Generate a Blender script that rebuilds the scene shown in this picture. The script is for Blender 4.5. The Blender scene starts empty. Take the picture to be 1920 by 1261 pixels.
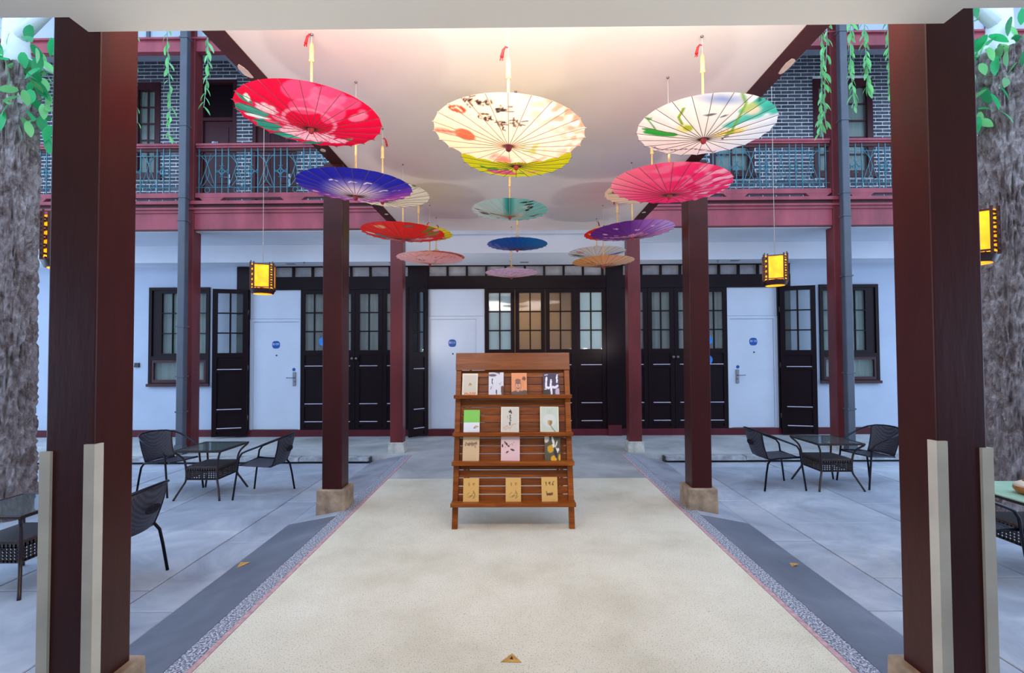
import bpy, bmesh, math, random
import numpy as np
from mathutils import Vector, Matrix, noise as mnoise

random.seed(7)
scene = bpy.context.scene
COL = scene.collection

# ------------------------------------------------------------------ camera, sky, lights, exposure
EYE = Vector((0.0, 0.0, 1.48))
FPX = 900.0
PY0 = 640.0                      # image row of the optical axis
PITCH = math.atan(22.0 / FPX)
YAW = math.atan(6.0 / FPX)
ROLL = math.radians(-0.30)
cd = bpy.data.cameras.new('camera')
cd.sensor_width = 36.0
cd.lens = FPX / 1920.0 * 36.0
cd.shift_y = (PY0 - 630.5) / 1920.0
cd.clip_start = 0.05
cd.clip_end = 200
cam = bpy.data.objects.new('camera', cd)
COL.objects.link(cam)
cam.location = EYE
CROT = Matrix.Rotation(YAW, 3, 'Z') @ Matrix.Rotation(math.pi / 2 + PITCH, 3, 'X') @ Matrix.Rotation(ROLL, 3, 'Z')
cam.rotation_euler = CROT.to_euler()
scene.camera = cam


def P(px, py, Y):
    """point seen at pixel (px, py) on the plane y = Y"""
    d = CROT @ Vector(((px - 960) / FPX, -(py - PY0) / FPX, -1.0))
    return EYE + d * (Y / d.y)


def G(px, py, z):
    """point seen at pixel (px, py) on the horizontal plane z"""
    d = CROT @ Vector(((px - 960) / FPX, -(py - PY0) / FPX, -1.0))
    return EYE + d * ((z - EYE.z) / d.z)


w = bpy.data.worlds.new('overcast_sky')
scene.world = w
w.use_nodes = True
bg = w.node_tree.nodes['Background']
bg.inputs[0].default_value = (0.52, 0.71, 1.0, 1)
bg.inputs[1].default_value = 1.45


def area(name, loc, rot, size, sizey, power, color):
    l = bpy.data.lights.new(name, 'AREA')
    l.shape = 'RECTANGLE'
    l.size = size
    l.size_y = sizey
    l.energy = power
    l.color = color
    o = bpy.data.objects.new(name, l)
    o.location = loc
    o.rotation_euler = rot
    COL.objects.link(o)
    return o


# unseen fill light added behind the camera to brighten the veranda ceiling
area('veranda_fill', (0, -1.3, 0.9), (math.pi, 0, 0), 2.4, 1.2, 34, (1.0, 0.93, 0.86))
# added fill strip above the veranda edge, out of view, brightening canopy and umbrellas
area('canopy_front_fill', (0, 1.84, 3.02), (math.radians(90), 0, 0), 3.0, 0.3, 34, (1.0, 0.9, 0.82))
# small added fill lights hidden behind the columns, lifting the canopy ceiling
for (ux, uy, up) in ((-1.73, 2.2, 3.5), (1.71, 2.2, 3.5), (-1.757, 4.98, 3), (1.767, 4.98, 3), (-1.79, 7.6, 4), (1.79, 7.6, 4)):
    uo = area('column_fill', (ux, uy, 1.55), (0, 0, 0), 0.16, 0.16, up, (1.0, 0.92, 0.86))
    uo.rotation_euler = Vector((-0.62 * math.copysign(1, ux), 0.35, 1.0)).to_track_quat('-Z', 'Y').to_euler()
scene.view_settings.view_transform = 'Standard'
scene.view_settings.look = 'None'
scene.view_settings.gamma = 1
scene.view_settings.use_curve_mapping = False
scene.view_settings.exposure = 0.95


# ------------------------------------------------------------------ helpers
def s2l(c):
    return tuple(((x / 255.0) / 12.92 if x / 255.0 <= 0.04045 else ((x / 255.0 + 0.055) / 1.055) ** 2.4) for x in c[:3])


def rgba(c):
    return s2l(c) + (1.0,)


class N:
    def __init__(s, name):
        s.m = bpy.data.materials.new(name)
        s.m.use_nodes = True
        s.t = s.m.node_tree
        s.b = s.t.nodes['Principled BSDF']
        s.out = s.t.nodes['Material Output']

    def n(s, typ, **kw):
        nd = s.t.nodes.new(typ)
        for k, v in kw.items():
            setattr(nd, k, v)
        return nd

    def l(s, a, b):
        s.t.links.new(a, b)

    def noise(s, scale, detail=4, rough=0.55, vec=None, dist=0.0):
        nd = s.n('ShaderNodeTexNoise')
        nd.inputs['Scale'].default_value = scale
        nd.inputs['Detail'].default_value = detail
        nd.inputs['Roughness'].default_value = rough
        nd.inputs['Distortion'].default_value = dist
        if vec is None:
            vec = s.coord()
        s.l(vec, nd.inputs['Vector'])
        return nd.outputs['Fac']

    def coord(s, scale=None, obj=True):
        tc = s.n('ShaderNodeTexCoord')
        o = tc.outputs['Object' if obj else 'Generated']
        if scale:
            mp = s.n('ShaderNodeMapping')
            mp.inputs['Scale'].default_value = scale
            s.l(o, mp.inputs['Vector'])
            return mp.outputs[0]
        return o

    def world(s, scale=(1, 1, 1)):
        g = s.n('ShaderNodeNewGeometry')
        mp = s.n('ShaderNodeMapping')
        mp.inputs['Scale'].default_value = scale
        s.l(g.outputs['Position'], mp.inputs['Vector'])
        return mp.outputs[0]

    def ramp(s, fac, stops):
        r = s.n('ShaderNodeValToRGB')
        e = r.color_ramp.elements
        while len(e) < len(stops):
            e.new(0.5)
        for i, (p, c) in enumerate(stops):
            e[i].position = p
            e[i].color = rgba(c) if max(c) > 1 else tuple(c) + (1,)
        s.l(fac, r.inputs[0])
        return r.outputs[0]

    def mix(s, fac, a, b, mode='MIX'):
        m = s.n('ShaderNodeMix', data_type='RGBA', blend_type=mode)
        for i, v in ((0, fac), (6, a), (7, b)):
            if hasattr(v, 'is_output'):
                s.l(v, m.inputs[i])
            elif i == 0:
                m.inputs[0].default_value = v
            else:
                m.inputs[i].default_value = rgba(v)
        return m.outputs[2]

    def bump(s, h, strength=0.3, dist=0.01):
        b = s.n('ShaderNodeBump')
        b.inputs['Strength'].default_value = strength
        b.inputs['Distance'].default_value = dist
        s.l(h, b.inputs['Height'])
        s.l(b.outputs[0], s.b.inputs['Normal'])

    def set(s, col=None, rough=None, metal=None, spec=None):
        if col is not None:
            if hasattr(col, 'is_output'):
                s.l(col, s.b.inputs['Base Color'])
            else:
                s.b.inputs['Base Color'].default_value = rgba(col)
        if rough is not None:
            if hasattr(rough, 'is_output'):
                s.l(rough, s.b.inputs['Roughness'])
            else:
                s.b.inputs['Roughness'].default_value = rough
        if metal is not None:
            s.b.inputs['Metallic'].default_value = metal
        if spec is not None:
            s.b.inputs['Specular IOR Level'].default_value = spec
        return s.m


def simple(name, col, rough=0.6, metal=0.0, var=0.12, scale=6.0, bump=0.0, bscale=40.0, spec=None):
    n = N(name)
    f = n.noise(scale, 4)
    dark = tuple(c * (1 - var) for c in col)
    lite = tuple(min(255, c * (1 + var)) for c in col)
    c = n.ramp(f, [(0.3, dark), (0.7, lite)])
    if bump:
        n.bump(n.noise(bscale, 3), bump, 0.004)
    return n.set(c, rough, metal, spec)


M = {}
# painted timber of the columns and beams
def paint(name, base, rough=0.42, chip=(196, 150, 140), amount=0.0, spec=0.28):
    n = N(name)
    f = n.noise(2.2, 5, 0.6, n.world((1, 1, 0.35)))
    c = n.ramp(f, [(0.3, tuple(x * 0.82 for x in base)), (0.7, tuple(min(255, x * 1.15) for x in base))])
    if amount:
        g = n.noise(3.1, 6, 0.7, n.world())
        k = n.ramp(g, [(0.70 - amount, (0, 0, 0)), (0.715 - amount, (1, 1, 1))])
        c = n.mix(k, c, chip)
    h = n.noise(7, 4, 0.6, n.world((3, 3, 0.6)))
    n.bump(h, 0.25, 0.006)
    return n.set(c, rough, 0, spec)


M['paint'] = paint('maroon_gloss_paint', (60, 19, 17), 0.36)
M['paint_far'] = paint('maroon_skylit_paint', (152, 70, 80), 0.34)  # maroon of the rear timber, sky light painted in as paler pink
M['paint_col'] = paint('maroon_skylit_column_paint', (106, 44, 46), 0.34)  # same maroon as the near columns, lightened for sky light at the rear
M['paint_base'] = paint('maroon_baseboard_paint', (88, 30, 40), 0.4)
M['paint_beam'] = paint('maroon_beam_paint', (72, 34, 34), 0.5, amount=0.03)
M['paint_dark'] = paint('dark_brown_paint', (26, 11, 17), 0.4, spec=0.15)
M['paint_win'] = paint('brown_window_paint', (66, 28, 34), 0.4)
M['plaster'] = simple('white_plaster', (184, 194, 212), 0.85, var=0.03, scale=1.2, bump=0.08, bscale=20)
M['plaster_ceiling'] = simple('cream_ceiling_plaster', (226, 214, 206), 0.8, var=0.02, scale=0.7)
M['eave'] = simple('grey_white_eave_plaster', (232, 226, 214), 0.85, var=0.02, scale=0.8)
M['white_door'] = simple('white_lacquer', (206, 214, 228), 0.42, var=0.02, scale=1.5)
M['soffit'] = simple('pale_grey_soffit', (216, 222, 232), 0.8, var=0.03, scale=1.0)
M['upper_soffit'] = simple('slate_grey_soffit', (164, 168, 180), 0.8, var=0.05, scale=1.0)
M['brick'] = None
n = N('dark_grey_brick')
oi = n.n('ShaderNodeObjectInfo')
c1 = n.ramp(oi.outputs['Random'], [(0.0, (78, 82, 94)), (0.5, (98, 102, 114)), (1.0, (118, 120, 130))])
c2 = n.ramp(n.noise(30, 4, 0.6, n.world()), [(0.3, (150, 150, 150)), (0.7, (255, 255, 255))])
M['brick'] = n.set(n.mix(1.0, c1, c2, 'MULTIPLY'), 0.85)
n.bump(n.noise(60, 4, 0.6, n.world()), 0.4, 0.004)
M['mortar'] = simple('white_mortar', (236, 238, 242), 0.95, var=0.1, scale=8, bump=0.3)
# floors
n = N('cream_terrazzo')
v = n.world()
b1 = n.ramp(n.noise(1.3, 6, 0.62, v), [(0.28, (206, 200, 176)), (0.5, (228, 223, 202)), (0.72, (240, 236, 218))])
sp = n.noise(150, 2, 0.5, v)
b2 = n.mix(n.ramp(sp, [(0.60, (0, 0, 0)), (0.66, (1, 1, 1))]), b1, (166, 156, 138))
sp2 = n.noise(36, 3, 0.5, n.world((1, 1, 1.3)))
b3 = n.mix(n.ramp(sp2, [(0.755, (0, 0, 0)), (0.77, (1, 1, 1))]), b2, (120, 90, 60))
M['terrazzo'] = n.set(b3, 0.62)
n.bump(n.noise(5, 8, 0.7, v, 0.8), 0.45, 0.014)
n = N('grey_concrete')
v = n.world()
b1 = n.ramp(n.noise(1.1, 7, 0.65, v, 0.6), [(0.3, (146, 148, 150)), (0.5, (176, 178, 178)), (0.72, (204, 204, 200))])
M['concrete'] = n.set(b1, 0.6)
n.bump(n.noise(9, 6, 0.65, v), 0.2, 0.006)
n = N('speckled_granite_chips')
v = n.world()
sp = n.noise(95, 2, 0.6, v)
M['speckle'] = n.set(n.ramp(sp, [(0.40, (86, 92, 110)), (0.5, (138, 144, 160)), (0.58, (208, 212, 220))]), 0.6)
n.bump(sp, 0.3, 0.003)
M['pink_strip'] = simple('pink_terrazzo_strip', (196, 158, 162), 0.6, var=0.14, scale=30)
n = N('blue_grey_screed')
v = n.world()
b1 = n.ramp(n.noise(1.6, 7, 0.62, v, 0.4), [(0.3, (92, 98, 112)), (0.55, (110, 116, 130)), (0.8, (136, 140, 152))])
M['screed'] = n.set(b1, 0.55)
n.bump(n.noise(14, 5, 0.6, v), 0.15, 0.004)
n = N('paving_stone')
v = n.world()
oi = n.n('ShaderNodeObjectInfo')
b1 = n.ramp(n.noise(1.5, 8, 0.66, v, 0.8), [(0.28, (146, 152, 164)), (0.5, (178, 184, 194)), (0.7, (208, 211, 216))])
c2 = n.ramp(oi.outputs['Random'], [(0.0, (228, 230, 236)), (1.0, (255, 255, 255))])
M['paving'] = n.set(n.mix(1.0, b1, c2, 'MULTIPLY'), n.ramp(n.noise(2.5, 5, 0.6, v), [(0.35, (0.35, 0.35, 0.35)), (0.7, (0.7, 0.7, 0.7))]))
n.bump(n.noise(10, 6, 0.65, v), 0.2, 0.006)
M['joint'] = simple('dark_joint_sand', (70, 74, 82), 0.95, var=0.1)
M['plinth'] = simple('tan_stone_plinth', (158, 138, 116), 0.85, var=0.2, scale=9, bump=0.5, bscale=30)
M['plinth_far'] = simple('grey_stone_plinth', (186, 184, 176), 0.85, var=0.15, scale=9, bump=0.5, bscale=30)
M['curb'] = simple('rough_curb_stone', (150, 152, 156), 0.9, var=0.22, scale=7, bump=0.8, bscale=22)
M['guard'] = simple('pale_corner_guard', (196, 190, 176), 0.5, var=0.08, scale=3)
M['pipe'] = simple('blue_grey_pipe_enamel', (76, 80, 90), 0.4, var=0.08, scale=2)
M['iron'] = simple('teal_wrought_iron', (62, 116, 128), 0.45, metal=0.3, var=0.15)
M['black'] = simple('black_enamel', (16, 15, 18), 0.35, metal=0.4, var=0.1)
M['chair_metal'] = simple('dark_chair_enamel', (34, 32, 42), 0.28, metal=0.6, var=0.1)
M['table_metal'] = simple('bronze_brown_enamel', (66, 54, 54), 0.3, metal=0.6, var=0.12)


def weave(name, base, hi):
    n = N(name)
    wv = n.n('ShaderNodeTexWave')
    wv.inputs['Scale'].default_value = 30
    wv.inputs['Distortion'].default_value = 0.4
    n.l(n.coord(), wv.inputs['Vector'])
    wz = n.n('ShaderNodeTexWave', bands_direction='Y')
    wz.inputs['Scale'].default_value = 30
    n.l(n.coord(), wz.inputs['Vector'])
    mx = n.n('ShaderNodeMath', operation='MULTIPLY')
    n.l(wv.outputs['Fac'], mx.inputs[0])
    n.l(wz.outputs['Fac'], mx.inputs[1])
    c = n.ramp(mx.outputs[0], [(0.0, base), (1.0, hi)])
    n.bump(mx.outputs[0], 0.5, 0.003)
    return n.set(c, 0.5)


M['weave'] = weave('charcoal_rattan_weave', (44, 42, 52), (84, 82, 96))
M['weave_brown'] = weave('brown_rattan_weave', (56, 46, 46), (112, 96, 92))
n = N('table_glass')
n.set((150, 166, 166), 0.03)
n.b.inputs['Transmission Weight'].default_value = 0.85
n.b.inputs['Specular IOR Level'].default_value = 0.6
M['glass'] = n.m
M['glass'].use_nodes = True
M['green_top'] = simple('pale_green_tabletop', (170, 206, 176), 0.25, var=0.04)


def pane_mat(name, tint, alpha):
    n = N(name)
    n.set(tint, 0.04, 0, 0.6)
    n.b.inputs['Alpha'].default_value = alpha
    return n.m


M['pane'] = pane_mat('window_glass', (120, 130, 130), 0.22)
M['pane_milky'] = pane_mat('milky_window_glass', (176, 196, 196), 0.85)
M['pane_dark'] = pane_mat('dark_window_glass', (40, 46, 54), 0.75)
M['curtain'] = simple('off_white_curtain_cloth', (186, 190, 184), 0.9, var=0.05, scale=3)
M['curtain_green'] = simple('pale_green_curtain_cloth', (160, 178, 166), 0.9, var=0.05, scale=3)
M['tan_wall'] = simple('tan_interior_plaster', (196, 158, 104), 0.9, var=0.03)
M['ledge_sheen'] = simple('ledge_painted_sheen', (196, 190, 206), 0.35, var=0.05)  # pale colour stands for sky light reflected on the dark door ledges
# wood of the book rack
n = N('orange_brown_varnished_wood')
v = n.coord((0.6, 9, 9))
f = n.noise(3.0, 6, 0.6, v, 1.2)
oi = n.n('ShaderNodeObjectInfo')
c = n.ramp(f, [(0.25, (118, 54, 10)), (0.5, (150, 76, 14)), (0.75, (186, 106, 28))])
c2 = n.ramp(oi.outputs['Random'], [(0.0, (205, 200, 196)), (1.0, (255, 255, 255))])
M['wood'] = n.set(n.mix(1.0, c, c2, 'MULTIPLY'), 0.36, 0, 0.35)
n.bump(f, 0.1, 0.002)
M['bamboo'] = simple('pale_bamboo', (222, 186, 126), 0.5, var=0.12, scale=14)
M['rib_light'] = simple('pale_bamboo_rib', (196, 152, 124), 0.6, var=0.1)
M['rib'] = simple('dark_bamboo_rib', (96, 66, 58), 0.6, var=0.1)
M['tipcap'] = simple('dark_red_lacquer_cap', (130, 22, 26), 0.4, var=0.1)
M['tassel'] = simple('red_silk_tassel', (176, 24, 30), 0.7, var=0.2, scale=30)
M['string'] = simple('pale_cotton_string', (206, 196, 184), 0.9, var=0.05)
M['chrome'] = simple('brushed_steel', (150, 146, 152), 0.3, metal=0.9, var=0.05)
M['knob'] = simple('aged_bronze', (116, 104, 104), 0.35, metal=0.8, var=0.1)
M['blue_sign'] = simple('blue_enamel_plate', (10, 78, 160), 0.4, var=0.04)
M['white_ink'] = simple('white_lettering', (206, 226, 250), 0.6, var=0.02)
n = N('tree_bark')
v = n.world((1, 1, 0.7))
f = n.noise(8, 10, 0.8, v, 0.5)
M['bark'] = n.set(n.ramp(f, [(0.28, (70, 54, 50)), (0.42, (150, 128, 124)), (0.54, (204, 188, 186)), (0.68, (240, 232, 232))]), 0.95)
n.bump(n.noise(24, 8, 0.78, v, 1.0), 1.0, 0.06)
M['lit_trunk'] = simple('white_lit_trunk', (236, 240, 244), 0.8, var=0.04, scale=3)  # daylight on the upper trunk painted in as near-white


def leafmat(name, col):
    n = N(name)
    oi = n.n('ShaderNodeObjectInfo')
    c = n.ramp(oi.outputs['Random'], [(0.0, tuple(x * 0.7 for x in col)), (1.0, col)])
    n.set(c, 0.4)
    tr = n.n('ShaderNodeBsdfTranslucent')
    n.l(c, tr.inputs[0])
    ms = n.n('ShaderNodeMixShader')
    ms.inputs[0].default_value = 0.45
    n.l(n.b.outputs[0], ms.inputs[1])
    n.l(tr.outputs[0], ms.inputs[2])
    n.l(ms.outputs[0], n.out.inputs[0])
    return n.m


M['leaf'] = leafmat('fresh_green_leaf', (150, 240, 150))
M['leaf_deep'] = leafmat('deep_green_leaf', (60, 200, 120))
M['stem'] = simple('grey_green_stem', (130, 170, 160), 0.7)
n = N('glowing_amber_paper')
f = n.noise(9, 5, 0.6, n.coord())
c = n.ramp(f, [(0.3, (255, 116, 0)), (0.55, (255, 158, 0)), (0.75, (255, 196, 10))])
n.set((230, 150, 40), 0.7)
n.l(c, n.b.inputs['Emission Color'])
n.b.inputs['Emission Strength'].default_value = 0.95
M['amber'] = n.m
M['lantern_wood'] = simple('dark_red_lantern_wood', (64, 24, 22), 0.4, var=0.15)
M['paper_tan'] = simple('tan_kraft_paper', (196, 148, 78), 0.8, var=0.15, scale=20)
M['outlet'] = simple('black_plastic', (26, 26, 34), 0.4)
M['ink'] = simple('dark_mark', (60, 40, 20), 0.8)
M['pot'] = simple('orange_brown_glaze', (176, 104, 40), 0.3, var=0.15, scale=9)
M['pot_cream'] = simple('cream_glaze', (226, 206, 180), 0.4, var=0.05)


def attr_mat(name, rough=0.6, translucent=0.0):
    n = N(name)
    a = n.n('ShaderNodeAttribute', attribute_name='print')
    n.l(a.outputs['Color'], n.b.inputs['Base Color'])
    n.b.inputs['Roughness'].default_value = rough
    if translucent:
        tr = n.n('ShaderNodeBsdfTranslucent')
        n.l(a.outputs['Color'], tr.inputs[0])
        ms = n.n('ShaderNodeMixShader')
        ms.inputs[0].default_value = translucent
        n.l(n.b.outputs[0], ms.inputs[1])
        n.l(tr.outputs[0], ms.inputs[2])
        n.l(ms.outputs[0], n.out.inputs[0])
    return n.m


M['canopy'] = attr_mat('printed_oiled_paper', 0.55, 0.55)
M['cover'] = attr_mat('printed_book_cover', 0.45)
M['pages'] = simple('book_page_block', (232, 226, 212), 0.8, var=0.03)


# ------------------------------------------------------------------ mesh building
class MB:
    def __init__(s):
        s.v = []
        s.f = []
        s.sm = []

    def add(s, vs, fs, smooth=False):
        b = len(s.v)
        s.v += [tuple(x) for x in vs]
        s.f += [tuple(i + b for i in f) for f in fs]
        s.sm += [smooth] * len(fs)
        return s

    def box(s, x0, x1, y0, y1, z0, z1, mat=None, taper=0.0):
        x0, x1 = min(x0, x1), max(x0, x1)
        y0, y1 = min(y0, y1), max(y0, y1)
        z0, z1 = min(z0, z1), max(z0, z1)
        t = taper
        vs = [Vector(p) for p in ((x0, y0, z0), (x1, y0, z0), (x1, y1, z0), (x0, y1, z0),
                                  (x0 + t, y0 + t, z1), (x1 - t, y0 + t, z1), (x1 - t, y1 - t, z1), (x0 + t, y1 - t, z1))]
        if mat is not None:
            vs = [mat @ p for p in vs]
        return s.add(vs, [(0, 3, 2, 1), (4, 5, 6, 7), (0, 1, 5, 4), (1, 2, 6, 5), (2, 3, 7, 6), (3, 0, 4, 7)])

    def bar(s, a, b, wx, wz):
        """rectangular bar from a to b"""
        a, b = Vector(a), Vector(b)
        d = (b - a)
        L = d.length
        q = d.to_track_quat('Z', 'Y').to_matrix().to_4x4()
        return s.box(-wx / 2, wx / 2, -wz / 2, wz / 2, 0, L, Matrix.Translation(a) @ q)

    def tube(s, pts, r, seg=8, cap=True, radii=None):
        pts = [Vector(p) for p in pts]
        k = len(pts)
        b = len(s.v)
        prev = None
        for i, p in enumerate(pts):
            if i == 0:
                t = pts[1] - pts[0]
            elif i == k - 1:
                t = pts[-1] - pts[-2]
            else:
                t = (pts[i + 1] - pts[i]).normalized() + (pts[i] - pts[i - 1]).normalized()
            t = t.normalized() if t.length > 1e-9 else Vector((0, 0, 1))
            if prev is None:
                u = t.orthogonal().normalized()
            else:
                u = (prev - t * prev.dot(t))
                u = u.normalized() if u.length > 1e-6 else t.orthogonal().normalized()
            prev = u
            vv = t.cross(u)
            rr = radii[i] if radii else r
            for j in range(seg):
                a = 2 * math.pi * j / seg
                s.v.append(tuple(p + (u * math.cos(a) + vv * math.sin(a)) * rr))
        for i in range(k - 1):
            for j in range(seg):
                j2 = (j + 1) % seg
                s.f.append((b + i * seg + j, b + i * seg + j2, b + (i + 1) * seg + j2, b + (i + 1) * seg + j))
                s.sm.append(True)
        if cap:
            s.f.append(tuple(b + j for j in reversed(range(seg))))
            s.f.append(tuple(b + (k - 1) * seg + j for j in range(seg)))
            s.sm += [False, False]
        return s

    def lathe(s, prof, seg=16, origin=(0, 0, 0), smooth=True, cap=True):
        """prof: (radius, z) list, bottom to top"""
        o = Vector(origin)
        b = len(s.v)
        for r, z in prof:
            for j in range(seg):
                a = 2 * math.pi * j / seg
                s.v.append((o.x + r * math.cos(a), o.y + r * math.sin(a), o.z + z))
        k = len(prof)
        for i in range(k - 1):
            for j in range(seg):
                j2 = (j + 1) % seg
                s.f.append((b + i * seg + j, b + i * seg + j2, b + (i + 1) * seg + j2, b + (i + 1) * seg + j))
                s.sm.append(smooth)
        if cap:
            s.f.append(tuple(b + j for j in reversed(range(seg))))
            s.f.append(tuple(b + (k - 1) * seg + j for j in range(seg)))
            s.sm += [False, False]
        return s

    def prism(s, poly, lo, hi, axis='z'):
        """polygon (2D) extruded along an axis between lo and hi"""
        k = len(poly)
        def pt(a, b, c):
            return {'z': (a, b, c), 'y': (a, c, b), 'x': (c, a, b)}[axis]
        vs = [pt(a, b, lo) for a, b in poly] + [pt(a, b, hi) for a, b in poly]
        fs = [tuple(reversed(range(k))), tuple(range(k, 2 * k))]
        fs += [(i, (i + 1) % k, k + (i + 1) % k, k + i) for i in range(k)]
        return s.add(vs, fs)

    def mesh(s, name, mat):
        me = bpy.data.meshes.new(name)
        me.from_pydata(s.v, [], s.f)
        me.polygons.foreach_set('use_smooth', s.sm)
        if mat:
            me.materials.append(M[mat] if isinstance(mat, str) else mat)
        me.update()
        bm = bmesh.new()
        bm.from_mesh(me)
        bmesh.ops.recalc_face_normals(bm, faces=bm.faces)
        bm.to_mesh(me)
        bm.free()
        return me


def link(name, me, parent=None, loc=None, rot=None):
    o = bpy.data.objects.new(name, me)
    COL.objects.link(o)
    if parent:
        o.parent = parent
    if loc is not None:
        o.location = loc
    if rot is not None:
        o.rotation_euler = rot
    return o


def part(name, mb, mat, parent=None, loc=None, rot=None, bevel=0.0, label=None):
    o = link(name, mb.mesh(name, mat), parent, loc, rot)
    if bevel:
        m = o.modifiers.new('bevel', 'BEVEL')
        m.width = bevel
        m.segments = 2
        m.limit_method = 'ANGLE'
    if label:
        o['label'] = label
    return o


def tag(o, label, cat, group=None, kind=None):
    o['label'] = label
    o['category'] = cat
    if group:
        o['group'] = group
    if kind:
        o['kind'] = kind
    return o


def struct(o, label=None, cat='structure'):
    o['kind'] = 'structure'
    if label:
        o['label'] = label
    o['category'] = cat
    return o


def thing(name, loc, label, cat, group=None, rotz=0.0, kind=None):
    o = bpy.data.objects.new(name, None)
    o.empty_display_size = 0.1
    COL.objects.link(o)
    o.location = loc
    o.rotation_euler = (0, 0, rotz)
    return tag(o, label, cat, group, kind)


def copy_tree(o, parent=None):
    c = o.copy()
    COL.objects.link(c)
    c.parent = parent
    for ch in list(o.children):
        copy_tree(ch, c)
    return c


def box(x0, x1, y0, y1, z0, z1):
    return MB().box(x0, x1, y0, y1, z0, z1)

# ------------------------------------------------------------------ floors
ZC = -0.08          # courtyard level
YW = 8.7            # face of the rear wall
XC = 0.015          # centre line of the path
XE = 10.6

fl = struct(part('floor', box(-XE, XE, -1.6, 6.9, -0.30, ZC - 0.022), 'joint'), 'sunken courtyard floor of blue-grey paving slabs around the path', 'floor')
rnd = random.Random(3)
slab_cache = {}


def slab(x0, x1, y0, y1, dz):
    key = (round(abs(x1 - x0), 3), round(y1 - y0, 3))
    if key not in slab_cache:
        mb = MB()
        sx, sy = key[0] / 2, key[1] / 2
        c = 0.006
        mb.add([(-sx, -sy, -0.02), (sx, -sy, -0.02), (sx, sy, -0.02), (-sx, sy, -0.02),
                (-sx, -sy, 0.02), (sx, -sy, 0.02), (sx, sy, 0.02), (-sx, sy, 0.02),
                (-sx + c, -sy + c, 0.024), (sx - c, -sy + c, 0.024), (sx - c, sy - c, 0.024), (-sx + c, sy - c, 0.024)],
               [(0, 3, 2, 1), (0, 1, 5, 4), (1, 2, 6, 5), (2, 3, 7, 6), (3, 0, 4, 7),
                (4, 5, 9, 8), (5, 6, 10, 9), (6, 7, 11, 10), (7, 4, 8, 11), (8, 9, 10, 11)])
        slab_cache[key] = mb.mesh('paving_slab', 'paving')
    o = link('paving_slab', slab_cache[key], fl, ((x0 + x1) / 2, (y0 + y1) / 2, ZC - 0.024 + dz))
    return o


strips = [(2.10, 2.45), (2.45, 3.52), (3.52, 4.58), (4.58, 5.66), (5.66, 6.72), (6.72, 7.8), (7.8, 8.9)]
offs = {-1: [0.2, 0.46, 0.98, 0.46, 0.98, 0.46, 0.98], 1: [0.2, 0.62, 0.10, 0.62, 0.1, 0.62, 0.1]}
for sgn in (-1, 1):
    for k, (a, b) in enumerate(strips):
        pitch = 1.075
        y = -1.55 + offs[sgn][k] - pitch
        while y < 6.9:
            y0, y1 = max(y, -1.6), min(y + pitch, 6.9)
            if y1 - y0 > 0.08:
                x0, x1 = sgn * a, sgn * b
                slab(min(x0, x1) + 0.004 + XC, max(x0, x1) - 0.004 + XC, y0 + 0.004, y1 - 0.004, rnd.uniform(-0.002, 0.001))
            y += pitch

# raised central path: terrazzo, pink strip, speckled edging, sloped screed to the court
pathf = struct(part('floor', box(XC - 1.53, XC + 1.53, -6.0, 5.72, -0.30, 0.0), 'terrazzo'), 'cream terrazzo floor of the covered central path', 'floor')
walk = struct(part('floor', box(XC - 1.53, XC + 1.53, 5.724, 7.05, -0.30, -0.001), 'concrete'), 'grey concrete floor between the book stand and the rear doors', 'floor')
wf = MB()
wf.box(-XE, XE, 7.05, YW + 0.2, -0.30, 0.0)
struct(part('floor', wf, 'concrete'), 'grey concrete walkway floor along the rear wall', 'floor')
for sgn in (-1, 1):
    side = 'left' if sgn < 0 else 'right'
    a, b = XC + sgn * 1.533, XC + sgn * 1.563
    struct(part('trim_%d' % (1 if sgn < 0 else 2), box(a, b, -6, 7.05, -0.3, 0.001), 'pink_strip'), 'thin pink line along the %s edge of the cream path' % side, 'floor trim')
    a, b = XC + sgn * 1.566, XC + sgn * 1.665
    struct(part('trim_%d' % (3 if sgn < 0 else 4), box(a, b, -6, 7.05, -0.3, 0.0), 'speckle'), 'speckled grey stone edging along the %s side of the path' % side, 'floor trim')
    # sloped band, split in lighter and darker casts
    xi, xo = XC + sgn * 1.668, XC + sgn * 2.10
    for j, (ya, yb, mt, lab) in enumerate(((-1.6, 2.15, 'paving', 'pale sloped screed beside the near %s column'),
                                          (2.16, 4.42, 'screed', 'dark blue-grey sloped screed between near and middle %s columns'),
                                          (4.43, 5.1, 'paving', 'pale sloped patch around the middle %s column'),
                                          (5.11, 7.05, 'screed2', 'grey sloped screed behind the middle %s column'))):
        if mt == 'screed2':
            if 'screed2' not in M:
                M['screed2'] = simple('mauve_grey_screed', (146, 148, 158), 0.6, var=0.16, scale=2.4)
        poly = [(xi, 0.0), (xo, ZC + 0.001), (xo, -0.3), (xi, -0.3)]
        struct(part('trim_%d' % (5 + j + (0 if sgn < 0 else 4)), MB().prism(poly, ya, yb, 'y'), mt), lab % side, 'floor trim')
    # kerb of the raised rear walkway, stone by stone
    kerb = MB().box(XC + sgn * 2.12, sgn * XE, 6.92, 7.05, -0.3, -0.012)
    ko = struct(part('trim_%d' % (13 if sgn < 0 else 14), kerb, 'joint'), 'low stone kerb of the rear walkway, %s court' % side, 'kerb')
    x = 2.12
    kk = 0
    while x < XE - 0.2:
        L = rnd.uniform(0.85, 1.25)
        mb = MB().box(-L / 2 + 0.004, L / 2 - 0.004, -0.085, 0.06, -0.046, 0.006, taper=0.008)
        part('kerb_stone', mb, 'curb', ko, (XC + sgn * (x + L / 2), 6.94 + rnd.uniform(-0.008, 0.008), -0.002 + rnd.uniform(-0.003, 0.003)))
        x += L
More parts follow.
